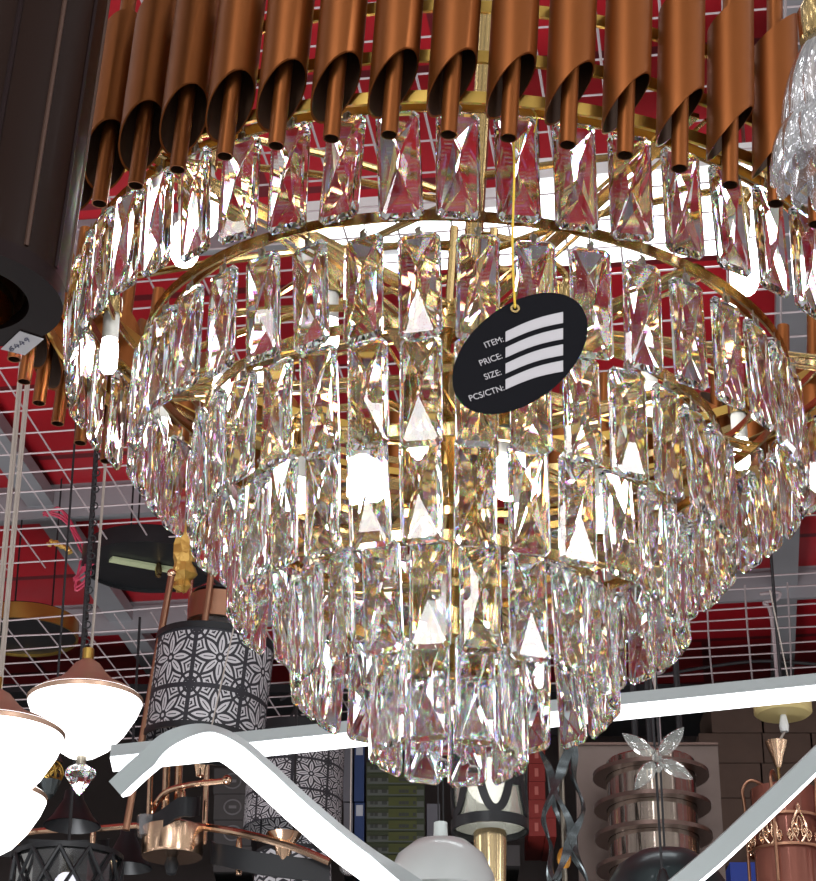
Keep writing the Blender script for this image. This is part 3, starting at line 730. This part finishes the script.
def cup(px, py, rt, rb, h, name='candle_cup'):
    c = at(px, py, YG-.05)
    MB().lathe([(rb, 0), (rb*1.25, h*.35), (rt*.6, h*.7), (rt, h), (rt*.95, h), (rt*.55, h*.7), (rb*.8, .002)], c, 32, closed=True).build(name, M['rosegold'], cc)
cup(200, 776, .040, .011, .075); cup(283, 868, .045, .012, .085)
MB().lathe([(.0001, 0), (.022, 0), (.026, .05), (.0001, .05)], at(146, 836, YG-.03), 8).build('glass_cup', M['clear'], cc, smooth=0)

# dark cone shades, lattice glass lamp and its lit bulb beneath
def cone(px, py, Y, wb, wt, hpx, label, grp=None):
    p = at(px, py, Y); u = mpp(p); o = thing('cone_pendant_shade', p, label, 'lamp shade', grp)
    rb, rt, h = wb/2*u, wt/2*u, hpx*u
    MB().lathe([(rb, 0), (rb*.72, h*.25), (rt*1.15, h*.75), (rt, h), (.0001, h), (.0001, h-.004), (rt-.004, h-.004), (rt*1.05, h*.7), (rb*.66, h*.25), (rb-.005, 0)], p, 32, closed=False).build('shade', M['blackmetal'], o)
    MB().tube([p+Vector((0, 0, h)), Vector((p.x, p.y, ZM-(.01 if p.y < 5.6 else .16)))], .004, 6).build('cord', M['cord'], o)
    MB().lathe([(.0001, h), (rt*.5, h), (rt*.4, h+.03), (.0001, h+.03)], p, 16).build('cap', M['blackmetal'], o)
cone(72, 826, 5.2, 58, 18, 36, 'black cone lamp shade right under the bowl lamp with the glass finial')
cone(126, 868, 5.95, 52, 14, 44, 'black cone lamp shade beside the gold chandelier hub')
pl = at(65, 900, 4.95); u_ = mpp(pl)
lt = thing('lattice_glass_lamp', pl, 'bottom diamond lattice lamp with clear glass and a glowing bulb', 'pendant lamp')
RLt = 55*u_
m = MB()
for k_ in range(12):
    for s_ in (-1, 1):
        m.tube([pl+Vector((RLt*math.cos(a), RLt*math.sin(a), z)) for a, z in [(2*PI*k_/12+s_*2*PI/12*j/6, -.02+.11*j/6) for j in range(7)]], .0045, 6)
m.build('lattice', M['blackmetal'], lt)
MB().lathe([(RLt*.95, -.03), (RLt*.97, -.03), (RLt*.97, .09), (RLt*.95, .09)], pl, 12, closed=True).build('glass', M['smokeglass'], lt, smooth=0)
MB().lathe([(RLt*1.02, .088), (RLt*1.02, .10), (.0001, .11), (.0001, .10), (RLt*.9, .088)], pl, 32).build('cap', M['blackmetal'], lt)
MB().tube([pl+Vector((0, 0, .1)), pl+Vector((0, 0, 1.6))], .004, 6).build('cord', M['cord'], lt)
sph(MB(), pl+Vector((0, 0, .02)), 14*u_, 16, 10, 1.4).build('bulb', P('glowing_bulb', (1, 1, 1), .4, emis=(.98, .97, 1), es=8), lt)
MB().tube([pl+Vector((0, 0, .06)), pl+Vector((0, 0, .1))], .013, 10).build('lamp_holder', M['goldsatin'], lt)
# gold wire ball with faceted tassel behind the bowls
pb = at(51, 772, 5.0); m = MB(); u_ = mpp(pb)
rn = random.Random(8)
for k_ in range(9):
    ax = Vector((rn.uniform(-1, 1), rn.uniform(-1, 1), rn.uniform(-1, 1))).normalized(); a_ = ax.orthogonal().normalized(); b_ = ax.cross(a_); R_ = 13*u_*rn.uniform(.75, 1)
    m.tube([pb+(a_*math.cos(2*PI*j/24)+b_*math.sin(2*PI*j/24))*R_ for j in range(24)], .0018, 5, closed=True)
wb = thing('wire_ball_pendant', pb, 'small gold wire ball between the bowl lamps, with black and white cones', 'pendant ornament')
m.build('wire_ball', M['goldsatin'], wb)
M['stripe'] = M['chev']
for sg in (1, -1):
    m = MB(); m.lathe([(.0001, sg*.065), (.012, sg*.055), (.026, sg*.022), (.0001, sg*.02)], pb, 10); m.build('cone', M['smoke'], wb, smooth=0)
MB().tube([pb+Vector((0, 0, .06)), pb+Vector((0, 0, 1.2))], .003, 6).build('cord', M['cord'], wb)

# ================================================================== SHELVES AND CARTONS AT THE BACK
YS = 7.7
def shelfboard(px0, px1, py, d=.5, name='shelf_board'):
    a = at(px0, py, YS); b = at(px1, py, YS); return a, b
sr = thing('storage_rack', at(560, 1100, YS+.1), 'dark steel storage rack of cartons along the back wall', 'rack')
za = at(500, 873, YS).z
zb = [za-.0, at(500, 838, YS).z]
for z in (at(240, 884, YS).z,):
    MB().box((.5, YS+.25, z-.02), (5.2, .55, .04)).build('shelf_board', M['blackmetal'], sr, smooth=0)
for px in (222, 340, 452, 575, 706, 838):
    a = at(px, 800, YS-.03); MB().box((a.x, YS-.03, 1.62), (.035, .035, 3.2)).build('upright', M['blackmetal'], sr, smooth=0)
zt = at(500, 688, YS).z
MB().box((.5, YS+.25, zt), (5.2, .5, .03)).build('shelf_board', M['blackmetal'], sr, smooth=0)
def carton(x0, y0, x1, y1, mat, label, grp, dep=.32, name='carton', Y=YS, deco=None, bottom=None):
    a = at(x0, y1, Y); b = at(x1, y0, Y)
    w_, h_ = b.x-a.x, b.z-a.z; c = Vector(((a.x+b.x)/2, Y+dep/2, (a.z+b.z)/2))
    base = Vector((c.x, c.y, a.z)); o = thing(name, base, label, 'box', grp)
    mb = MB().box(c, (w_*.985, dep, h_*.975)); bx = mb.build('box_body', mat, o, smooth=0)
    if deco: deco(o, a, b, Y)
    return o
def patch(o, a, b, Y, u0, v0, u1, v1, mat, name='printed_label'):
    x0, x1 = a.x+(b.x-a.x)*u0, a.x+(b.x-a.x)*u1; z0, z1 = a.z+(b.z-a.z)*v0, a.z+(b.z-a.z)*v1
    return MB().box(((x0+x1)/2, Y-.001, (z0+z1)/2), (x1-x0, .002, z1-z0)).build(name, mat, o, smooth=0)
c_green = P('olive_green_card', (.028, .038, .017), .6, var=.15); c_pale = P('grey_green_card', (.075, .085, .075), .6); c_print = P('dark_print', (.03, .035, .03), .6)
def deco_green(o, a, b, Y):
    patch(o, a, b, Y, .02, .12, .98, .60, c_pale)
    patch(o, a, b, Y-.002, .38, .2, .86, .94, P('olive_label', (.05, .06, .013), .6) if 'olive_label' not in bpy.data.materials else bpy.data.materials['olive_label'])
    m = MB()
    for u, s_ in ((.10, .012), (.17, .012), (.31, .018), (.58, .010), (.64, .013), (.70, .010), (.82, .010)):
        x = a.x+(b.x-a.x)*u; z = a.z+(b.z-a.z)*.45; m.box((x, Y-.004, z), (s_, .002, .012))
    m.build('printed_mark', c_print, o, smooth=0)
ords = ['topmost', 'second from the top', 'third from the top', 'fourth from the top', 'fifth from the top', 'sixth from the top', 'seventh from the top', 'eighth from the top', 'bottom']
y0 = 762
for k_ in range(9):
    carton(366, y0+k_*11.6, 425, y0+(k_+1)*11.6, c_green, 'flat olive green box with pale side, %s of its stack' % ords[k_], 'stack of flat olive boxes', deco=deco_green)
c_blue = P('blue_card', (.014, .035, .11), .5); c_grey = P('grey_card', (.10, .10, .115), .6, var=.1); c_lab = P('white_card_label', (.36, .38, .42), .6)
for k_, (ya, yb) in enumerate(((742, 802), (802, 866))):
    carton(354, ya, 364.5, yb, c_blue, ('upper' if k_ == 0 else 'lower')+' tall blue box beside the olive green boxes', 'tall blue boxes', deco=lambda o, a, b, Y: patch(o, a, b, Y, .15, .78, .85, .95, c_lab))
    carton(343, ya, 353, yb, c_grey, ('upper' if k_ == 0 else 'lower')+' tall grey box left of the blue box', 'tall grey boxes')
carton(427, 803, 440, 866, c_grey, 'plain grey upright box right of the olive boxes', None)
c_red = P('red_card', (.20, .018, .014), .55, var=.15); c_redp = P('faded_print', (.42, .12, .10), .6)
for k_ in range(6):
    def dred(o, a, b, Y):
        m = MB()
        m.box((a.x+(b.x-a.x)*.47, Y-.001, a.z+(b.z-a.z)*.5), ((b.x-a.x)*.22, .002, .03))
        m.build('printed_mark', c_redp, o, smooth=0)
    carton(529, 727+k_*18.2, 545, 727+(k_+1)*18.2, c_red, 'small red box, %s in the column right of the lattice drum lamp' % (ords[k_] if k_ < 5 else 'bottom one'), 'red boxes', deco=dred)
for k_ in range(2):
    carton(546, 799+k_*19, 556, 799+(k_+1)*19, c_red, ('upper' if k_ == 0 else 'lower')+' narrow red box beside the red box column', 'red boxes')
c_oval = P('oval_print', (.13, .125, .13), .6)
def doval(o, a, b, Y):
    c = (a+b)/2; m = MB(); n = 24; W = (b.x-a.x)*.22; Hh = (b.z-a.z)*.28
    m.tube([Vector((c.x+W*math.cos(2*PI*i/n), Y-.001, c.z+Hh*math.sin(2*PI*i/n))) for i in range(n)], .003, 5, closed=True); m.box((c.x, Y-.001, c.z), (W*.9, .002, .01)); m.build('oval_mark', c_oval, o, smooth=0)
c_dk = P('dark_grey_card', (.045, .042, .042), .6, var=.15)
for k_ in range(4):
    carton(213, 768+k_*26, 252, 768+(k_+1)*26, c_dk, 'dark carton with an oval mark, %s of its stack behind the gold arm' % ['topmost', 'second', 'third', 'lowest'][k_], 'dark oval mark cartons', deco=doval)
c_br = P('brown_card', (.070, .042, .030), .7, var=.2)
for ya, yb, xs in ((694, 733, (712, 762, 818)), (733, 763, (700, 763, 812, 850)), (763, 798, (720, 762, 818)), (798, 835, (704, 770, 830)), (835, 866, (714, 764, 822))):
    for j in range(len(xs)-1):
        ky = {694: 'top row', 733: 'second row', 763: 'third row', 798: 'fourth row', 835: 'bottom row'}[ya]
        carton(xs[j], ya, xs[j+1], yb, c_br, 'dark brown carton, %s of the right stack, %s' % (ky, ['left end', 'next one', 'third along'][j]), 'dark brown cartons')
carton(460, 845, 520, 866, c_dk, 'dark carton on the rack below the lattice drum lamp', None)
carton(731, 862, 757, 884, P('bright_blue_card', (.02, .05, .30), .5), 'bright blue box beside the filigree lamp at the bottom', None, Y=YS-.35)
# black electric cables along the wall top
for j, pts in enumerate((((600, 690), (650, 678), (700, 668), (760, 661), (816, 664)), ((570, 692), (640, 694), (700, 686), (760, 682), (820, 688)), ((280, 700), (300, 692), (340, 690), (372, 700)))):
    tag(MB().tube(smoothpath([at(x, y, 7.0) for x, y in pts], 8), .006, 6).build('electric_cable', M['cord']), ['upper black cable sagging across the top of the right cartons', 'lower black cable running along the wall above the light bar', 'short black cable over the dark floral drum shade'][j], 'cable')
for j, (px, y0_, y1_) in enumerate(((643, 610, 752), (651, 600, 760), (684, 620, 745))):
    pass

# ================================================================== BLACK LATTICE DRUM LAMP
pk = at(490, 832, 4.5); u_ = mpp(pk); RK = 38*u_; HK = .225
bl = thing('lattice_drum_lamp', pk, 'black scalloped lattice drum lamp with mirrored glass under the lowest crystals', 'pendant lamp')
MB().lathe([(RK*.93, .012), (RK*.95, .012), (RK*.95, HK-.01), (RK*.93, HK-.01)], pk, 40, closed=True).build('glass_cylinder', thin_glass('pale_mirrored_glass', (.9, .9, .85), (.55, .56, .50), .40, .35), bl)
for z_, h_ in ((0, .022), (HK-.02, .02)): MB().lathe([(RK*.97, z_), (RK*1.03, z_), (RK*1.03, z_+h_), (RK*.97, z_+h_)], pk, 48, closed=True).build('frame_ring', M['blackmetal'], bl)
def strap(m, angs, R_, w_):
    vs = []; n = len(angs)
    for i, (a, z) in enumerate(angs):
        a2, z2 = angs[min(i+1, n-1)]; a1, z1 = angs[max(0, i-1)]
        du, dz = (a2-a1)*R_, z2-z1; L = math.hypot(du, dz); nu, nz = -dz/L, du/L
        for s_ in (-1, 1):
            for rr in (R_*.97, R_*1.03):
                aa = a+nu*s_*w_/2/R_; vs.append(pk_+Vector((rr*math.cos(aa), rr*math.sin(aa), z+nz*s_*w_/2)))
    fs = [(i*4+p_, i*4+q_, i*4+4+q_, i*4+4+p_) for i in range(n-1) for p_, q_ in ((0, 1), (1, 3), (3, 2), (2, 0))]+[(0, 1, 3, 2), (n*4-4, n*4-3, n*4-1, n*4-2)]
    m.add(vs, fs)
pk_ = pk
for k_ in range(5):
    a0 = -PI/2+2*PI*k_/5+.12; m = MB()
    strap(m, [(a0+.62*u, .028+(HK-.05)*abs(u)**2.4) for u in [-1+2*j/20 for j in range(21)]], RK, .017)
    strap(m, [(a0+.62+.5*u, .090+(HK-.11)*abs(u)**2.2) for u in [-1+2*j/20 for j in range(21)]], RK, .017)
    m.build('scallop_strap', M['blackmetal'], bl)
sph(MB(), pk+Vector((0, -0.0, .115)), 24*u_, 20, 12, 1.15).build('lit_globe', M['opal'], bl)
pgl = at(488, 752, 4.36)
MB().lathe([(.0001, HK), (RK*.98, HK), (RK*.98, HK+.004), (.0001, HK+.006)], pk, 40).build('top_plate', M['blackmetal'], bl)
for q in (-.05, .05): MB().tube([pk+Vector((q, 0, HK)), pk+Vector((q, 0, HK+.9))], .004, 6).build('cord', M['cord'], bl)
MB().lathe([(.0001, -.14), (.030, -.14), (.034, -.02), (.034, 0), (.0001, 0)], pk, 20).build('bottom_glass', P('gold_tinted_glass', (.65, .50, .28), .12, .8), bl)

# twisted smoked metal lamp
pt = at(565, 885, 4.9); u_ = mpp(pt); tw_ = thing('twisted_metal_lamp', pt, 'tall smoked metal lamp of twisted straps between the red boxes and bronze plate', 'pendant lamp')
m = None
for s_ in (-1, 1):
    for ph in (0, PI*2/3, PI*4/3):
        pts = []; m = MB(); vs = []; n = 26
        for j in range(n+1):
            u = j/n; a = ph+s_*u*PI*1.15; z = .36*u; rr = (24-9*math.sin(u*PI*2.2)**2)*u_
            w2 = (8-3*math.cos(u*PI*4))*u_/rr
            for q in (-1, 1):
                for r2_ in (rr, rr-.004): vs.append(pt+Vector((r2_*math.cos(a+q*w2/2), r2_*math.sin(a+q*w2/2), z)))
        fs = [(i*4+p_, i*4+q_, i*4+4+q_, i*4+4+p_) for i in range(n) for p_, q_ in ((0, 1), (1, 3), (3, 2), (2, 0))]+[(0, 1, 3, 2), (n*4, n*4+1, n*4+3, n*4+2)]
        m.add(vs, fs).build('twisted_strap', M['smoke'], tw_, smooth=50)
MB().tube([pt+Vector((0, 0, -.02)), pt+Vector((0, 0, .40))], .006, 8).build('stem', M['steelhook'], tw_)
MB().tube([pt+Vector((0, 0, .40)), Vector((pt.x, pt.y, ZM-.012))], .004, 8).build('cord', M['cord'], tw_)
MB().lathe([(.0001, .36), (.04, .36), (.03, .385), (.0001, .39)], pt, 20).build('cap', M['blackmetal'], tw_)
sph(MB(), pt+Vector((0, 0, .06)), .016, 12, 8, 1.6).build('amber_bulb', P('amber_glass', (.8, .35, .06), .2, .4), tw_)

# ringed glass wall lamp on a bronze back plate
YP = 5.3
a = at(580, 890, YP); b = at(718, 742, YP); pw = Vector(((a.x+b.x)/2, YP, a.z))
wl = thing('ringed_glass_lamp', pw, 'large bronze back plate lamp with a mirrored glass cylinder inside four rings', 'lamp')
MB().box((pw.x, YP+.02, (a.z+b.z)/2), (b.x-a.x, .02, b.z-a.z)).build('back_plate', P('brushed_bronze_plate', (.14, .105, .092), .4, .6, var=.12), wl, smooth=0)
u_ = mpp(pw)
for z_, t_ in ((a.z, .006), (b.z-.006, .006)): MB().box((pw.x, YP+.008, z_+.003), (b.x-a.x, .012, .006)).build('plate_edge', M['bronze'], wl, smooth=0)
yc = YP-.115
ccy = Vector((at(652, 800, yc).x, yc, 0))
zc0, zc1 = at(652, 905, yc).z, at(652, 762, yc).z
RC = 46*u_*.97
MB().lathe([(.0001, zc1), (RC*.97, zc1), (RC, zc1-.004), (RC, zc0), (.0001, zc0)], ccy, 48).build('mirrored_glass', M['mirror'], wl)
for k_, py in enumerate((778, 810, 840, 871)):
    z = at(652, py, yc).z
    MB().lathe([(RC*1.02, z), (RC*1.30, z), (RC*1.30, z+.010), (RC*1.02, z+.010)], ccy, 56, closed=True).build('ring', M['bronze'], wl)
MB().box((ccy.x, (yc+RC+YP)/2, (zc0+zc1)/2), (.05, max(.02, YP-yc-RC*.5), .05)).build('bracket', M['bronze'], wl, smooth=0)
for dx in (-.025, .01, .085): MB().tube([Vector((pw.x+dx, YP+.02, b.z)), Vector((pw.x+dx, YP+.02, ZM-.015))], .008, 8).build('cord', M['cord'], wl)

# clear acrylic flower pendant
pf = at(657, 758, 3.7); u_ = mpp(pf)
fw = thing('crystal_flower_pendant', pf, 'clear four-petal crystal flower hanging in front of the ringed glass lamp', 'pendant ornament')
for (dx, dy), L_, wd in (((-26, 20), 36, 15), ((23, 26), 37, 15), ((-19, -26), 34, 15), ((27, -17), 35, 15)):
    d = Vector((dx, 0, dy)).normalized(); s_ = Vector((d.z, 0, -d.x)); m = MB(); vs = []; n = 10; k8 = 10
    for j in range(n+1):
        u = j/n; w_ = wd/2*u_*math.sin(PI*min(1, .06+u*.94)**.8)**.8+.0008; c = pf+d*(6*u_+L_*u_*u)
        for k in range(k8):
            an = 2*PI*k/k8; vs.append(c+s_*w_*math.cos(an)+Vector((0, 1, 0))*w_*.45*math.sin(an))
    fs = [(j*k8+k, j*k8+(k+1) % k8, (j+1)*k8+(k+1) % k8, (j+1)*k8+k) for j in range(n) for k in range(k8)]+[tuple(range(k8)), tuple(range(n*k8, (n+1)*k8))]
    m.add(vs, fs).build('petal', M['acrylic'], fw, smooth=20)
for dx, dy, rr in ((0, 0, 5.5), (-5, 7, 4), (4, -8, 4.5), (1, -13, 3.6)): sph(MB(), pf+Vector((dx*u_, -.004, dy*u_)), rr*u_, 8, 6).build('bead', M['acrylic'], fw, smooth=0)
MB().tube([pf+Vector((0, .012, -.21)), pf+Vector((-.006, .012, .60))], .0022, 8).build('cord', M['cord'], fw)
MB().lathe([(.0001, -.245), (.012, -.245), (.012, -.215), (.006, -.195), (.0001, -.19)], pf, 12).build('lamp_holder', M['blackmetal'], fw)

# dome pendants at the bottom edge
pdm = at(441, 893, 3.9); u_ = mpp(pdm); RM_ = 55*u_
dm = thing('white_dome_pendant', pdm, 'unlit white opal dome pendant with a small clear cap at the bottom edge', 'pendant lamp')
MB().lathe([(RM_, 0), (RM_*.97, RM_*.30), (RM_*.80, RM_*.68), (RM_*.50, RM_*.93), (RM_*.2, RM_*1.02), (.0001, RM_*1.03), (.0001, RM_*1.0), (RM_*.48, RM_*.90), (RM_*.77, RM_*.65), (RM_*.94, RM_*.28), (RM_*.97, 0)], pdm, 56).build('shade', M['opaloff'], dm)
MB().lathe([(.0001, RM_*1.0), (.013, RM_*1.0), (.012, RM_*1.0+.030), (.0001, RM_*1.0+.032)], pdm, 20).build('cap', P('frosted_plastic', (.62, .68, .66), .3), dm)
for q in (-.004, .005): MB().tube([pdm+Vector((q, 0, RM_+.02)), pdm+Vector((q, 0, RM_+1.2))], .0016, 6).build('cord', M['cord'], dm)
pdt = at(667, 897, 4.05); u_ = mpp(pdt); RT2 = 62*u_
dt = thing('dark_dome_pendant', pdt, 'glossy dark teal dome pendant below the crystal flower', 'pendant lamp')
MB().lathe([(RT2, -.02), (RT2*.96, RT2*.20), (RT2*.78, RT2*.50), (RT2*.48, RT2*.70), (RT2*.2, RT2*.77), (.0001, RT2*.78), (.0001, RT2*.75), (RT2*.75, RT2*.46), (RT2*.94, RT2*.18), (RT2*.97, -.02)], pdt, 56).build('shade', M['teal'], dt)
MB().tube([pdt+Vector((0, .0, RT2*.76)), pdt+Vector((0, 0, 1.3))], .0022, 8).build('cord', M['cord'], dt)

# yellowed canopy with its hanging filigree lamp
py_ = at(783, 712, 5.2); u_ = mpp(py_); Ry_ = 29*u_
yl = thing('filigree_lamp', py_, 'copper filigree basket lamp hanging by a gold cone from a yellowed round canopy', 'pendant lamp')
MB().lathe([(.0001, -.008), (Ry_*.9, -.008), (Ry_, -.002), (Ry_, .024), (Ry_*.93, .03), (.0001, .03)], py_, 48).build('canopy', M['yellowpl'], yl)
MB().tube([py_, py_+Vector((0, 0, .8))], .004, 8).build('cord', M['cord'], yl)
MB().lathe([(.0001, -.05), (.010, -.05), (.012, -.035), (.007, -.008), (.0001, -.006)], py_, 14).build('cord_grip', M['white'], yl)
qg = at(778, 764, 5.2)
MB().tube([py_+Vector((0, 0, -.05)), qg+Vector((.0, 0, .045))], .003, 8).build('cord', M['cordw'], yl)
MB().lathe([(.0001, -.01), (.006, -.01), (.010, .0), (.014, .015), (.028, .055), (.026, .055), (.010, .017), (.0001, .005)], qg, 28).build('gold_cone', M['rosegold'], yl)
pcg = at(790, 890, 5.2); RCg = 37*u_
MB().lathe([(RCg*.86, 0), (RCg*.86, .24), (RCg*.84, .24), (RCg*.84, 0)], pcg, 40, closed=True).build('amber_glass', P('amber_tinted_glass', (.30, .11, .08), .08, .5), yl)
MB().tube([qg, Vector((qg.x, qg.y, pcg.z+.24))], .004, 8).build('stem', M['gold'], yl)
hr = MB()
for z in (.085, .16): hr.lathe([(RCg*.97, z), (RCg*1.01, z), (RCg*1.01, z+.006), (RCg*.97, z+.006)], pcg, 40, closed=True)
hr.build('hoop', M['copper'], yl)
for k_ in range(8):
    a = 2*PI*k_/8+.2
    def cp_(da, z): return pcg+Vector((RCg*1.01*math.cos(a+da), RCg*1.01*math.sin(a+da), z))
    m = MB()
    for s_ in (-1, 1):
        sc = [(s_*(.03+.20*math.sin(PI*u)*(1-.3*u)), .09+.075*u) for u in [j/12 for j in range(13)]]
        m.tube([cp_(x, z) for x, z in sc], .0028, 6)
        m.tube([cp_(s_*(.12+.10*(1-j/16)*math.cos(j*.75)), .115+.022*(1-j/16)*math.sin(j*.75)) for j in range(17)], .0022, 6)
        m.tube([cp_(s_*(.25+.08*(1-j/16)*math.cos(j*.75)), .105+.018*(1-j/16)*math.sin(j*.75)) for j in range(17)], .0022, 6)
    m.tube([cp_(.07*math.cos(2*PI*j/16), .135+.016*math.sin(2*PI*j/16)) for j in range(16)], .0026, 6, closed=True)
    m.tube([cp_(.03*math.cos(2*PI*j/12), .175+.008*math.sin(2*PI*j/12)) for j in range(12)], .0026, 6, closed=True)
    m.build('filigree', M['rosegold'], yl)
for k_ in range(5):
    a = 2*PI*k_/5+.5; d = Vector((math.cos(a), math.sin(a), 0))
    MB().tube(smoothpath([pcg+d*RCg*1.02+Vector((0, 0, .0)), pcg+d*RCg*1.02+Vector((0, 0, .19)), pcg+d*RCg*1.05+Vector((0, 0, .245)), pcg+d*RCg*.8+Vector((0, 0, .268)), pcg+d*RCg*.4+Vector((0, 0, .25)), pcg+d*.004+Vector((0, 0, .245))], 6), .0040, 8).build('cage_arm', M['copper'], yl)

# faceted glass ball at the bottom
pgb = at(350, 867, 4.4); gb = thing('glass_ball_pendant', pgb, 'small clear faceted glass ball beside the white dome pendant', 'pendant ornament')
sph(MB(), pgb, 11*mpp(pgb), 10, 7, .8).build('glass_ball', M['clear'], gb, smooth=0)
MB().tube([pgb+Vector((0, 0, .012)), Vector((pgb.x, pgb.y, ZM+.5))], .0014, 6).build('cord', M['cordw'], gb)
# knotted steel hooks on the mesh at the right
for j, (px, py) in enumerate(((770, 600), (655, 672))):
    h0 = at(px, py, 6.6-.1*j); o = MB().tube(smoothpath([h0+Vector((-.03, 0, .02)), h0+Vector((.03, 0, .025)), h0+Vector((.02, 0, .0)), h0+Vector((-.02, 0, -.01)), h0+Vector((0, 0, -.05)), h0+Vector((.004, 0, -.30))], 5), .006, 6).build('hanging_hook', M['wire'])
    tag(o, ['knotted wire hook hanging from the mesh at the far right', 'small wire hook hanging just above the light bar near the crystal flower'][j], 'hook')
